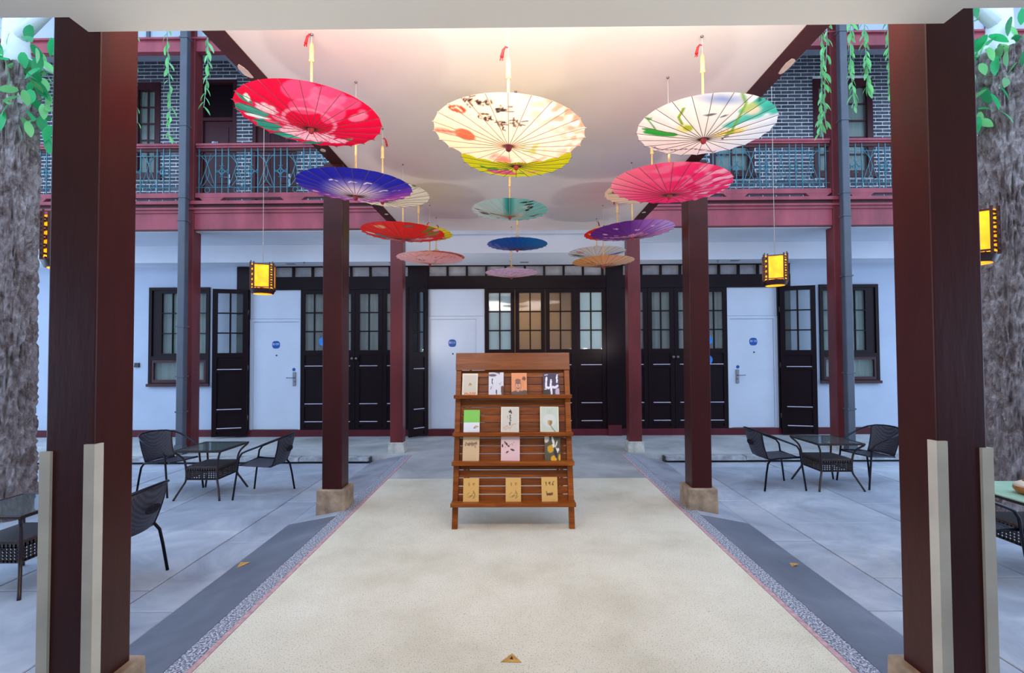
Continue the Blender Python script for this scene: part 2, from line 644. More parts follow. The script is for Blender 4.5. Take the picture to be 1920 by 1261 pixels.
# floor of the room in front of the columns, where the photograph is taken
struct(part('floor', box(-XE, XE, -6.2, -1.605, -0.30, -0.001), 'concrete'), 'plain floor of the veranda behind the camera', 'floor')

# ------------------------------------------------------------------ near veranda ceiling (the pale band along the top of the picture)
ZE = 2.72
yE = 1.80
poly = [(-XE, -6.2), (XE, -6.2), (XE, 1.72), (1.63, 1.72), (1.63, yE), (-1.63, yE), (-1.63, 1.72), (-XE, 1.72)]
struct(part('ceiling', MB().prism(poly, ZE, ZE + 0.9, 'z'), 'eave'), 'pale grey-white veranda ceiling across the top of the picture', 'ceiling')
struct(part('wall_near', box(-XE, XE, -6.4, -6.2, 0, 3.6), 'plaster'), 'plain plaster wall behind the camera', 'wall')

# canopy ceiling over the central path
ZK = 3.335
struct(part('ceiling', box(-1.66, 1.70, yE + 0.004, 7.20, ZK, ZK + 0.2), 'plaster_ceiling'), 'flat cream ceiling over the central path with the umbrellas', 'ceiling')

# ------------------------------------------------------------------ columns
def peel(mb, pts, th=0.003):
    pass


def column(xin, y0, sgn, wdt, z1, label, mat, pl=True, guards=False, plmat='plinth', pw=0.28, ph=0.19):
    """xin: inner face x; y0: front face"""
    xc = xin + sgn * wdt / 2
    t = thing('column', (xc, y0 + wdt / 2, 0), label, 'column')
    h = wdt / 2
    part('shaft', MB().box(-h, h, -h, h, ph if pl else 0.0, z1), mat, t, bevel=0.006)
    if pl:
        part('plinth', MB().box(-pw / 2, pw / 2, -pw / 2, pw / 2, ZC - 0.03, ph + 0.004, taper=0.006), plmat, t, bevel=0.01)
    if guards:
        for sx in (-1, 1):
            mb = MB()
            e = 0.012
            wl = 0.03
            zt = 1.137 if sx != sgn else 1.11
            x = sx * h
            # angle profile hugging the corner, front and side flange
            pr = [(x + sx * e, -h - e), (x - sx * wl, -h - e), (x - sx * wl, -h - 0.0005), (x + sx * 0.0005, -h - 0.0005), (x + sx * 0.0005, -h + wl), (x + sx * e, -h + wl)]
            mb.prism(pr, ph + 0.006, zt, 'z')
            part('corner_guard', mb, 'guard', t)
    return t


CW = 0.19
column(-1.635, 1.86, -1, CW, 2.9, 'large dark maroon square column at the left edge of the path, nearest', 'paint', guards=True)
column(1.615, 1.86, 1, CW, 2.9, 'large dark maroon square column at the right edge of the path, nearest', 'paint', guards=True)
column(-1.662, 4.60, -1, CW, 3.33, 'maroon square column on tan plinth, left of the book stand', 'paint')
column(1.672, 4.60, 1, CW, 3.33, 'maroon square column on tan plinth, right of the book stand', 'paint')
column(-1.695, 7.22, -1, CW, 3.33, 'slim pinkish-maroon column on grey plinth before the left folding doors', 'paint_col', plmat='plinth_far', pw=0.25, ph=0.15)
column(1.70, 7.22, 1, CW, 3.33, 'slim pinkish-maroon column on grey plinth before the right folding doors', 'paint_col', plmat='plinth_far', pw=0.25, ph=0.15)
for sgn in (-1, 1):
    side = 'left' if sgn < 0 else 'right'
    xin = -4.94 if sgn < 0 else 4.86
    t = thing('column', (xin + sgn * 0.095, 7.30, 0), 'tall two-storey maroon column beside the %s drainpipe' % side, 'column')
    part('shaft', MB().box(-0.095, 0.095, 0, 0.19, 0.0, 7.0), 'paint_col', t, bevel=0.006)
    part('base_block', MB().box(-0.125, 0.125, -0.025, 0.215, 0.0, 0.07, taper=0.01), 'plinth_far', t)
    # drainpipe before the column's outer half
    xp = xin + sgn * (0.075 if sgn < 0 else 0.105)
    d = thing('drainpipe', (xp, 7.19, 0), 'blue-grey square drainpipe running up the tall %s column' % side, 'pipe')
    part('pipe', MB().box(-0.056, 0.056, -0.045, 0.045, 0.12, 7.0), 'pipe', d, bevel=0.012)
    part('shoe', MB().box(-0.07, 0.07, -0.07, 0.05, 0.0, 0.14, taper=0.01), 'pipe', d)
    for z in (0.62, 1.9 if sgn < 0 else 2.6, 1.15, 3.5, 3.85, 4.95, 6.3):
        part('bracket', MB().box(-0.064, 0.064, -0.053, 0.064, z, z + 0.022), 'pipe', d)

# edge beams of the canopy
M['undercoat'] = simple('pale_undercoat', (212, 186, 172), 0.9)
for sgn in (-1, 1):
    side = 'left' if sgn < 0 else 'right'
    xi = -1.652 if sgn < 0 else 1.665
    t = thing('edge_beam', (xi + sgn * 0.065, 4.5, ZK), 'dark maroon ceiling edge beam with peeled paint, %s side of the canopy' % side, 'beam')
    part('beam', MB().box(-0.065, 0.065, yE - 4.5 + 0.01, 2.79, -0.006, 0.30), 'paint_beam', t)
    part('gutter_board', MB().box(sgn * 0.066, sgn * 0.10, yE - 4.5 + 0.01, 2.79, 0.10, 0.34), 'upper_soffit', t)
    # flaked patches where the pale undercoat shows, on the underside
    pr = random.Random(11 + sgn)
    for (yy, L, off) in ((-2.55, 0.10, 0.05), (-1.96, 0.26, 0.035), (-1.42, 0.2, 0.04), (-0.2, 0.07, 0.02), (1.0, 0.08, 0.03), (1.8, 0.06, -0.02)):
        pts = []
        for k in range(9):
            a = 2 * math.pi * k / 9
            pts.append((sgn * off + math.cos(a) * 0.028 * pr.uniform(0.7, 1.1), yy + math.sin(a) * L / 2 * pr.uniform(0.6, 1.15)))
        pts = [(max(-0.063, min(0.063, a)), b) for a, b in pts]
        part('flaked_patch', MB().prism(pts, -0.0095, -0.0058, 'z'), 'undercoat', t)

# ------------------------------------------------------------------ rear veranda ceiling and soffit
ZS = 3.08
sf = MB()
sf.box(-XE, -1.9, 8.26, YW + 0.3, ZS, ZS + 0.3)
sf.box(1.9, XE, 8.26, YW + 0.3, ZS, ZS + 0.3)
sf.box(-1.9, 1.9, 7.62, YW + 0.3, ZS, ZS + 0.3)
struct(part('ceiling', sf, 'soffit'), 'dropped pale soffit above the rear doors', 'ceiling')
cl = MB()
cl.box(-XE, XE, 7.36, YW + 0.3, 3.382, 3.62)
struct(part('ceiling', cl, 'soffit'), 'underside of the rear balcony floor', 'ceiling')

# sprinklers and vents on the soffit
for (px, py, kind) in ((570, 491, 's'), (545, 494, 'v'), (738, 492, 'v'), (958, 489, 's'), (983, 491, 'v'), (1346, 488, 's'), (1378, 488, 'v')):
    p = G(px, py, ZS)
    if kind == 's':
        t = tag(part('sprinkler', MB().lathe([(0.006, -0.035), (0.018, -0.033), (0.006, -0.03), (0.006, -0.012), (0.024, -0.004), (0.024, 0.0)], 10), 'chrome', None, (p.x, p.y, ZS)),
                'small sprinkler head under the rear soffit, %s' % {570: 'left of the middle left column', 958: 'above the book stand', 1346: 'right of the middle right column'}[px], 'sprinkler', 'sprinkler heads')
    else:
        t = tag(part('vent', MB().box(-0.07, 0.07, -0.04, 0.04, -0.008, 0.0, taper=-0.004), simple('vent_grey', (120, 126, 138)), None, (p.x, p.y, ZS)),
                'small grey vent slot in the rear soffit, %s' % {545: 'over the left white door', 738: 'behind the far left column', 983: 'above the middle glazed doors', 1378: 'near the right lantern'}[px], 'vent', 'soffit vents')


# ------------------------------------------------------------------ rear ground-floor wall
def XZ(px, py, Y=YW):
    p = P(px, py, Y)
    return p.x, p.z


def rect(px0, py0, px1, py1, Y=YW):
    """pixel box -> x0, x1, z0, z1 on plane Y"""
    cy, cx = (py0 + py1) / 2, (px0 + px1) / 2
    return P(px0, cy, Y).x, P(px1, cy, Y).x, P(cx, py1, Y).z, P(cx, py0, Y).z


def wall_with_holes(x0, x1, z0, z1, y0, y1, holes):
    """boxes around rectangular holes; holes sorted in x, not overlapping in x"""
    mb = MB()
    x = x0
    for (hx0, hx1, hz0, hz1) in sorted(holes):
        if hx0 > x:
            mb.box(x, hx0, y0, y1, z0, z1)
        if hz0 > z0:
            mb.box(hx0, hx1, y0, y1, z0, hz0)
        if hz1 < z1:
            mb.box(hx0, hx1, y0, y1, hz1, z1)
        x = hx1
    if x < x1:
        mb.box(x, x1, y0, y1, z0, z1)
    return mb


W1 = rect(281, 539, 394, 722)
W2 = rect(1536, 533, 1646, 716)
FL = XZ(446, 600)[0]
FR = XZ(1481, 600)[0]
struct(part('wall_left', wall_with_holes(-XE, FL, 0, ZS, YW, YW + 0.2, [W1]), 'plaster'), 'white plastered rear wall left of the dark timber doors', 'wall')
struct(part('wall_right', wall_with_holes(FR, XE, 0, ZS, YW, YW + 0.2, [W2]), 'plaster'), 'white plastered rear wall right of the dark timber doors', 'wall')
ZB0 = 0.125
struct(part('baseboard_left', box(-XE, FL, YW - 0.022, YW - 0.001, 0, ZB0), 'paint_base'), 'maroon painted baseboard under the left window', 'baseboard')
struct(part('baseboard_right', box(FR, XE, YW - 0.022, YW - 0.001, 0, ZB0), 'paint_base'), 'maroon painted baseboard under the right window', 'baseboard')
# rooms behind
bk = MB()
bk.box(-XE, XE, YW + 2.3, YW + 2.45, 0, ZS)
struct(part('wall_back', bk, 'tan_wall'), 'tan inner wall of the rooms behind the doors', 'wall')
struct(part('floor', box(-XE, XE, YW + 0.202, YW + 2.3, -0.3, -0.002), 'concrete'), 'floor of the rooms behind the doors', 'floor')
struct(part('ceiling', box(-XE, XE, YW + 0.302, YW + 2.3, ZS - 0.05, ZS + 0.2), 'soffit'), 'ceiling of the rooms behind the doors', 'ceiling')
for xx in (-1.6, 1.9):
    struct(part('wall_inner', box(xx, xx + 0.1, YW + 0.23, YW + 2.3, 0, ZS - 0.055), 'tan_wall'), 'inner partition wall left of the lit room' if xx < 0 else 'inner partition wall right of the lit room', 'wall')
area('room_lamp', (0.15, YW + 1.3, ZS - 0.12), (0, 0, 0), 1.2, 0.6, 11, (1.0, 0.80, 0.55))


def window(n, r, flip, label):
    x0, x1, z0, z1 = r
    t = link('window_%d' % n, None)
    t.location = ((x0 + x1) / 2, YW, z0)
    struct(t, label, 'window')
    wv, h = (x1 - x0) / 2, z1 - z0
    fr = 0.055
    yf, yb = -0.035, 0.06
    s = h * (47 / 183.0)         # lower fixed light height
    part('frame', MB().box(-wv, -wv + fr, yf, yb, 0, h).box(wv - fr, wv, yf, yb, 0, h).box(-wv + fr, wv - fr, yf, yb, h - fr, h)
         .box(-wv + fr, wv - fr, yf, yb, 0, 0.05).box(-wv + fr, wv - fr, yf, yb, s, s + 0.07), 'paint_dark', t)
    part('sill', MB().box(-wv - 0.02, wv + 0.02, -0.06, -0.036, -0.02, 0.03), 'paint_win', t)
    # lower light
    lo = part('lower_sash', MB().box(-wv + fr, wv - fr, -0.028, 0.0, 0.05, 0.10).box(-wv + fr, wv - fr, -0.028, 0.0, s - 0.045, s)
              .box(-wv + fr, -wv + fr + 0.04, -0.028, 0.0, 0.10, s - 0.045).box(wv - fr - 0.04, wv - fr, -0.028, 0.0, 0.10, s - 0.045), 'paint_win', t)
    for k in range(2):
        a = -wv + fr + 0.04 + k * (wv - fr - 0.04)
        part('pane', MB().box(a + 0.002, a + wv - fr - 0.042, 0.005, 0.010, 0.10, s - 0.045), 'pane', lo)
    # a folded blind board on one side, as the wide dark jamb seen in the picture
    jb = 0.16
    xa, xb = (-wv + fr + jb, wv - fr) if not flip else (-wv + fr, wv - fr - jb)
    za, zb = s + 0.07, h - fr
    if not flip:
        part('folded_shutter', MB().box(-wv + fr, -wv + fr + jb, -0.01, 0.04, za, zb), 'paint_dark', t)
    else:
        part('folded_shutter', MB().box(wv - fr - jb, wv - fr, -0.01, 0.04, za, zb), 'paint_dark', t)
    nc = 4
    cw = (xb - xa) / nc
    ch = (zb - za - 0.09) / 3
    sash = MB()
    for k in range(nc + 1):
        wd = 0.016 if k in (1, 3) else 0.03
        sash.box(max(xa, xa + k * cw - wd / 2), min(xb, xa + k * cw + wd / 2), -0.02, 0.01, za, zb)
    for k in range(4):
        zz = za + 0.045 + k * ch
        sash.box(xa, xb, -0.018, 0.008, zz - (0.045 if k == 0 else 0.008), zz + (0.045 if k == 3 else 0.008))
    so = part('sash', sash, 'paint_dark', t)
    for i in range(nc):
        for j in range(3):
            part('pane', MB().box(xa + i * cw + 0.008, xa + (i + 1) * cw - 0.008, 0.012, 0.017, za + 0.045 + j * ch + 0.008, za + 0.045 + (j + 1) * ch - 0.008), 'pane', so)
    # curtain behind
    cu = MB()
    k = 60
    vs = []
    for i in range(k + 1):
        x = -wv + 0.02 + (2 * wv - 0.04) * i / k
        y = 0.10 + 0.018 * math.sin(i * 1.25) + 0.01 * math.sin(i * 0.41)
        vs += [(x, y, 0.03), (x, y, h - 0.03)]
    cu.add(vs, [(2 * i, 2 * i + 2, 2 * i + 3, 2 * i + 1) for i in range(k)], True)
    part('curtain', cu, 'curtain_green', t)
    return t


window(1, W1, False, 'dark-framed sash window with curtain behind the left drainpipe')
window(2, W2, True, 'dark-framed sash window with curtain behind the right drainpipe')
p = P(258, 684, YW)
tag(part('outlet_box', MB().box(-0.045, 0.045, -0.03, -0.0005, -0.04, 0.04, taper=0.004), 'outlet', None, (p.x, YW, p.z)), 'small black outlet box on the white wall left of the window', 'outlet')

# ------------------------------------------------------------------ dark timber door front
ZT = P(966, 517, YW).z       # top of the lintel
ZL = P(966, 541, YW).z       # underside of the lintel
ZQ = P(966, 499, YW).z
yf = YW - 0.04
M['light_panel'] = simple('milky_grey_panel', (150, 148, 152), 0.5)
tf = link('trim_15', None)
tf.location = (0, 0, 0)
struct(tf, 'dark timber door front framework spanning the rear wall', 'timber frame')
part('lintel', box(FL, FR, yf, YW + 0.12, ZL, ZT), 'paint_dark', tf)
part('top_rail', box(FL, FR, yf, YW + 0.12, ZQ, ZS - 0.001), 'paint_dark', tf)
part('threshold', box(FL + 0.01, FR - 0.01, YW - 0.05, YW + 0.12, 0, 0.12), 'paint_base', tf)
cwid = P(839.5, 509, YW).x - P(803.4, 509, YW).x
x = XZ(803.4, 509)[0]
while x - cwid > FL:
    x -= cwid
xs = []
while x < FR:
    xs.append(x)
    x += cwid
for x in xs:
    part('mullion', box(max(FL, x - 0.018), x + 0.018, yf, YW + 0.10, ZT, ZQ), 'paint_dark', tf)
for a, b in zip(xs[:-1], xs[1:]):
    part('light_panel', box(a + 0.018, b - 0.018, YW + 0.01, YW + 0.03, ZT, ZQ), 'light_panel', tf)
for (pa, pb) in ((446, 469), (769, 803), (1137, 1165), (1458, 1481)):
    a, b = XZ(pa, 670)[0], XZ(pb, 670)[0]
    part('post', box(a, b, yf - 0.012, YW + 0.12, 0.12, ZQ + 0.0), 'paint_dark', tf)
a, b = XZ(1139, 804)[0], XZ(1164, 804)[0]
part('post_base', box(a, b, yf - 0.05, yf - 0.013, 0.0, 0.19), 'paint_base', tf)


def leaf_parts(parent, x0, x1, z0, z1, panes='pane', knob=0):
    """one glazed door leaf: local frame, x from x0 to x1, y about 0 facing -y; returns the leaf"""
    H = z1 - z0
    st = 0.075
    yq = -0.022
    zg = z0 + H * 0.565         # bottom of glass
    zt = z1 - 0.075
    mb = MB()
    mb.box(x0, x0 + st, yq, 0.022, z0, z1).box(x1 - st, x1, yq, 0.022, z0, z1)
    mb.box(x0 + st, x1 - st, yq, 0.022, zt, z1)
    mb.box(x0 + st, x1 - st, yq, 0.022, zg - 0.085, zg)
    rails = [z0 + H * 0.455, z0 + H * 0.185, z0 + H * 0.058]
    for zr, hh in zip(rails, (0.03, 0.03, 0.03)):
        mb.box(x0 + st, x1 - st, yq, 0.022, zr - 0.055, zr)
    mb.box(x0 + st, x1 - st, yq, 0.022, z0, z0 + 0.03)
    lf = part('leaf', mb, 'paint_dark', parent)
    # recessed panels
    edges = [zg - 0.085, rails[0], rails[0] - 0.055, rails[1], rails[1] - 0.055, rails[2], rails[2] - 0.055, z0 + 0.03]
    for i in range(0, 8, 2):
        if edges[i] - edges[i + 1] > 0.01:
            part('panel', MB().box(x0 + st, x1 - st, -0.004, 0.01, edges[i + 1], edges[i]), 'paint_dark', lf)
    # three thin ledges, the sky glint on their tops painted as a pale colour
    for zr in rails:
        part('ledge', MB().box(x0 + st + 0.01, x1 - st - 0.01, yq - 0.016, yq + 0.001, zr - 0.010, zr + 0.003), 'ledge_sheen', lf)
    # glazing bars and panes
    xa, xb = x0 + st, x1 - st
    gb = MB()
    gb.box((xa + xb) / 2 - 0.011, (xa + xb) / 2 + 0.011, -0.016, 0.012, zg, zt)
    hh = (zt - zg) / 3
    for k in (1, 2):
        gb.box(xa, xb, -0.0155, 0.0115, zg + k * hh - 0.011, zg + k * hh + 0.011)
    part('glazing_bars', gb, 'paint_dark', lf)
    for i in range(2):
        for j in range(3):
            a = xa if i == 0 else (xa + xb) / 2 + 0.011
            b = (xa + xb) / 2 - 0.011 if i == 0 else xb
            part('pane', MB().box(a, b, 0.0, 0.005, zg + j * hh + (0.011 if j else 0), zg + (j + 1) * hh - (0.011 if j < 2 else 0)), panes, lf)
    if knob:
        kx = x1 - 0.035 if knob > 0 else x0 + 0.035
        kz = z0 + H * 0.505
        kb = MB().lathe([(0.012, 0), (0.012, 0.03), (0.026, 0.042), (0.03, 0.055), (0.022, 0.068), (0.004, 0.072)], 12)
        ko = part('knob', kb, 'knob', lf)
        ko.location = (kx, yq, kz)
        ko.rotation_euler = (math.pi / 2, 0, 0)
    return lf


def folding(n, px0, px1, label, panes, curtains):
    t = link('door_%d' % n, None)
    t.location = (0, YW, 0)
    struct(t, label, 'folding door')
    a, b = XZ(px0, 670)[0], XZ(px1, 670)[0]
    wl = (b - a) / 4
    for k in range(4):
        leaf_parts(t, a + k * wl + 0.003, a + (k + 1) * wl - 0.003, 0.122, ZL - 0.002, panes[k], {1: 1, 2: -1}.get(k, 0))
    for k in range(4):
        if curtains[k]:
            cu = MB()
            q = 26
            vs = []
            for i in range(q + 1):
                x = a + k * wl + 0.01 + (wl - 0.02) * i / q
                y = 0.12 + 0.02 * math.sin(i * 1.1 + k) + 0.008 * math.sin(i * 2.7)
                vs += [(x, y, 0.9), (x, y, ZL - 0.03)]
            cu.add(vs, [(2 * i, 2 * i + 2, 2 * i + 3, 2 * i + 1) for i in range(q)], True)
            part('curtain', cu, curtains[k], t)
    return t


folding(1, 564, 769, 'dark brown four-leaf glazed folding door with curtains, left of centre', ['pane'] * 4, ['curtain'] * 4)
folding(2, 909, 1137, 'dark four-leaf glazed folding door with warm lit room, behind the book stand', ['pane_milky', 'pane', 'pane', 'pane_milky'], ['curtain_green', None, None, 'curtain'])
folding(3, 1165, 1364, 'dark brown four-leaf glazed folding door with curtains, right of centre', ['pane'] * 4, ['curtain'] * 4)


def text_mesh(s, size, name):
    cu = bpy.data.curves.new(name, 'FONT')
    cu.body = s
    cu.size = size
    cu.align_x = 'CENTER'
    cu.align_y = 'CENTER'
    cu.extrude = 0.0008
    o = bpy.data.objects.new('tmp_text', cu)
    COL.objects.link(o)
    bpy.context.view_layer.update()
    me = bpy.data.meshes.new_from_object(o)
    bpy.data.objects.remove(o)
    me.materials.clear()
    me.materials.append(M['white_ink'])
    return me


def white_door(n, px0, px1, pl0, pl1, pyt, sign, handle, digits, label, pys=646, pyh=710):
    """px0..px1 recess, pl0..pl1 leaf"""
    t = link('door_%d' % n, None)
    t.location = (0, YW, 0)
    struct(t, label, 'door')
    a, b = XZ(px0, 670)[0], XZ(px1, 670)[0]
    la, lb = XZ(pl0, 700)[0], XZ(pl1, 700)[0]
    zt = P((pl0 + pl1) / 2, pyt, YW).z
    part('transom_panel', MB().box(a + 0.002, b - 0.002, 0.0, 0.05, zt + 0.055, ZL - 0.002), 'white_door', t)
    fr = MB()
    fr.box(a + 0.002, la - 0.003, -0.012, 0.06, 0.122, zt + 0.05)
    fr.box(lb + 0.003, b - 0.002, -0.012, 0.06, 0.122, zt + 0.05)
    fr.box(la - 0.003, lb + 0.003, -0.012, 0.06, zt, zt + 0.05)
    part('door_frame', fr, 'white_door', t)
    lf = part('leaf', MB().box(la, lb, 0.004, 0.045, 0.124, zt - 0.003), 'white_door', t, bevel=0.003)
    ps = P(sign, pys, YW)
    r = 0.068
    pts = []
    for k in range(40):
        an = 2 * math.pi * k / 40
        c, s_ = math.cos(an), math.sin(an)
        q = 3.2
        pts.append((r * math.copysign(abs(c) ** (2 / q), c) * 1.02, r * math.copysign(abs(s_) ** (2 / 2.4), s_)))
    pl = part('number_plate', MB().prism(pts, -0.006, 0.0, 'y'), 'blue_sign', lf, (ps.x, 0.004, ps.z))
    tx = link('door_number', text_mesh(digits, 0.058, 'door_number'), lf, (ps.x, -0.0035, ps.z + 0.008), (math.pi / 2, 0, 0))
    part('peephole', MB().lathe([(0.014, 0), (0.014, 0.008), (0.009, 0.011)], 12), 'outlet', lf, (ps.x + 0.01, 0.005, P(sign, pys + 20, YW).z), (math.pi / 2, 0, 0))
    if handle:
        ph = P(handle, pyh, YW)
        sg = -1 if handle < 966 else 1
        part('lock_plate', MB().box(-0.03, 0.03, -0.02, 0.0, -0.125, 0.125, taper=0.0), 'chrome', lf, (ph.x, 0.004, ph.z), bevel=0.006)
        part('lever_handle', MB().tube([(0, 0, 0), (0, -0.045, 0), (sg * 0.02, -0.055, 0), (sg * 0.115, -0.055, 0.004)], 0.009, 8), 'chrome', lf, (ph.x, -0.016, ph.z + 0.02))
        part('key_cylinder', MB().lathe([(0.014, 0), (0.014, 0.02)], 12), 'chrome', lf, (ph.x, -0.016, ph.z - 0.045), (math.pi / 2, 0, 0))
        part('round_sticker', MB().lathe([(0.03, 0), (0.03, 0.002)], 20), 'blue_sign', lf, (ph.x - sg * -0.012, 0.004, ph.z + 0.17), (math.pi / 2, 0, 0))
    return t


white_door(4, 469, 564, 475, 560, 603, 517.5, 552, '8109', 'white room door with blue number plate behind the left lantern')
white_door(5, 803, 909, 808, 893, 598, 848, None, '8111', 'white room door with blue number plate left of the book stand', 643)
white_door(6, 1364, 1458, 1370, 1451, 597, 1412.5, 1382.5, '8110', 'white room door with blue number plate under the right lantern', 640, 705)


def shutter(n, pxh, pxe, open_deg, label, dim=False):
    """leaf hinged at pxh folded back against the wall, free edge at pxe"""
    xh, xe = XZ(pxh, 670)[0], XZ(pxe, 670)[0]
    wd = abs(xe - xh)
    t = link('door_%d' % n, None)
    t.location = (xh, YW - 0.085, 0)
    s = 1 if xe > xh else -1
    # the free edge stands out from the wall
    ang = math.radians(open_deg) * (-s)
    t.rotation_euler = (0, 0, ang)
    struct(t, label, 'door leaf')
    L = wd
    lf = leaf_parts(t, 0 if s > 0 else -L, L if s > 0 else 0, 0.03, ZL + 0.0, 'pane' if not dim else 'pane_dark')
    hb = MB()
    for z in (0.3, 1.2, 2.2):
        hb.tube([(s * 0.002, 0.03, z), (s * 0.002, 0.03, z + 0.09)], 0.01, 8)
    part('hinge', hb, 'knob', t)
    return t


shutter(7, 469, 411, 14, 'open dark glazed door leaf folded back left of the left white door')
shutter(8, 803, 764, 42, 'open dark glazed door leaf behind the far left column', True)
shutter(9, 1459, 1518, 14, 'open dark glazed door leaf folded back right of the right white door')
# round stickers glimpsed behind the middle columns
for (px, py, lab) in ((600, 640, 'blue round sticker on the glass behind the middle left column'),
                      (1334, 637, 'upper blue round sticker behind the middle right column'),
                      (1334, 674, 'lower blue round sticker behind the middle right column')):
    p = P(px, py, YW - 0.035)
    tag(part('round_sticker', MB().lathe([(0.08, 0), (0.08, 0.003)], 24), simple('sky_blue_sticker', (40, 130, 220), 0.4), None, (p.x - 0.055 * (1 if px > 966 else -1), YW - 0.024, p.z), (math.pi / 2, 0, 0)), lab, 'sticker')

# ------------------------------------------------------------------ upper storey: brick wall with doors and windows
ZSU = P(300, 115, YW).z
ZU0, ZU1 = 3.62, ZSU + 0.12
YU = YW


def upr(px0, py0, px1, py1):
    return rect(px0, py0, px1, py1, YU)


ops = {'win_l': upr(250, 155, 301, 334), 'door_l': upr(375, 150, 443, 425), 'door_l2': upr(474, 150, 556, 425),
       'win_r2': upr(1330, 150, 1413, 330), 'win_r': upr(1525, 148, 1636, 330)}
holes = list(ops.values())
bw = struct(part('wall_back', wall_with_holes(-XE, XE, ZU0, ZU1, YU + 0.0, YU + 0.22, holes), 'mortar'), 'dark grey brick upper wall with white mortar joints', 'wall')
BL, BH, GX, GZ = 0.228, 0.049, 0.244, 0.0655
brick_me = MB().box(-BL / 2, BL / 2, -0.011, 0.001, -BH / 2, BH / 2, taper=0.0).mesh('brick', 'brick')
bricks = []
row = 0
z = ZU0 + 0.02
while z + BH < ZU1:
    x = -XE + (GX / 2 if row % 2 else 0)
    while x < XE:
        segs = [(x, x + BL)]
        for (hx0, hx1, hz0, hz1) in holes:
            if z + BH > hz0 and z < hz1:
                ns = []
                for a, b in segs:
                    if b <= hx0 or a >= hx1:
                        ns.append((a, b))
                    else:
                        if a < hx0 - 0.02:
                            ns.append((a, hx0))
                        if b > hx1 + 0.02:
                            ns.append((hx1, b))
                segs = ns
        for a, b in segs:
            bricks.append((a, b, z))
        x += GX
    z += GZ
    row += 1


def topix(p):
    d = CROT.transposed() @ (Vector(p) - EYE)
    return 960 + FPX * d.x / -d.z, PY0 - FPX * d.y / -d.z


def visible_rank(b):
    px, py = topix(((b[0] + b[1]) / 2, YU, b[2]))
    if not (100 < py < 366):
        return 0
    if b[1] - b[0] < BL * 0.95:
        return 0
    if 1402 < px < 1522 or 1640 < px < 1690:
        return 3
    if 302 < px < 340 or 445 < px < 470 or 556 < px < 600:
        return 2
    return 0


cand = sorted([b for b in bricks if visible_rank(b)], key=lambda b: (-visible_rank(b), -b[2] if False else b[2]))[:300]
cs = set(cand)
for b in cand:
    link('brick', brick_me, bw, ((b[0] + b[1]) / 2, YU + 0.004, b[2] + BH / 2))
rest = MB()
for b in bricks:
    if b not in cs and abs((b[0] + b[1]) / 2) < 9.9:
        rest.box(b[0], b[1], YU - 0.007, YU + 0.005, b[2], b[2] + BH)
ro = part('brickwork', rest, 'brick', bw)
ro['kind'] = 'stuff'


def up_window(n, r, label, curtain='curtain_green'):
    x0, x1, z0, z1 = r
    t = link('window_%d' % n, None)
    t.location = ((x0 + x1) / 2, YU, z0)
    struct(t, label, 'window')
    wv, h = (x1 - x0) / 2, z1 - z0
    f = 0.10
    part('frame', MB().box(-wv, -wv + f, -0.02, 0.1, 0, h).box(wv - f, wv, -0.02, 0.1, 0, h).box(-wv + f, wv - f, -0.02, 0.1, h - 0.14, h).box(-wv + f, wv - f, -0.02, 0.1, 0, 0.1), 'paint_win', t)
    part('sill', MB().box(-wv - 0.05, wv + 0.05, -0.06, -0.021, -0.03, 0.04), 'paint_win', t)
    za, zb = 0.1, h - 0.14
    xa, xb = -wv + f, wv - f
    hh = (zb - za) / 5
    mb = MB().box(-0.012, 0.012, 0.02, 0.05, za, zb)
    for k in range(1, 5):
        mb.box(xa, xb, 0.021, 0.049, za + k * hh - 0.012, za + k * hh + 0.012)
    part('glazing_bars', mb, 'paint_win', t)
    for i in range(2):
        for k in range(5):
            a, b = (xa, -0.012) if i == 0 else (0.012, xb)
            part('pane', MB().box(a, b, 0.03, 0.036, za + k * hh + 0.012, za + (k + 1) * hh - 0.012), 'pane', t)
    cu = MB()
    q = 30
    vs = []
    for i in range(q + 1):
        x = xa + (xb - xa) * i / q
        y = 0.075 + 0.012 * math.sin(i * 1.3)
        vs += [(x, y, 0.1), (x, y, h - 0.1)]
    cu.add(vs, [(2 * i, 2 * i + 2, 2 * i + 3, 2 * i + 1) for i in range(q)], True)
    part('curtain', cu, curtain, t)
    return t


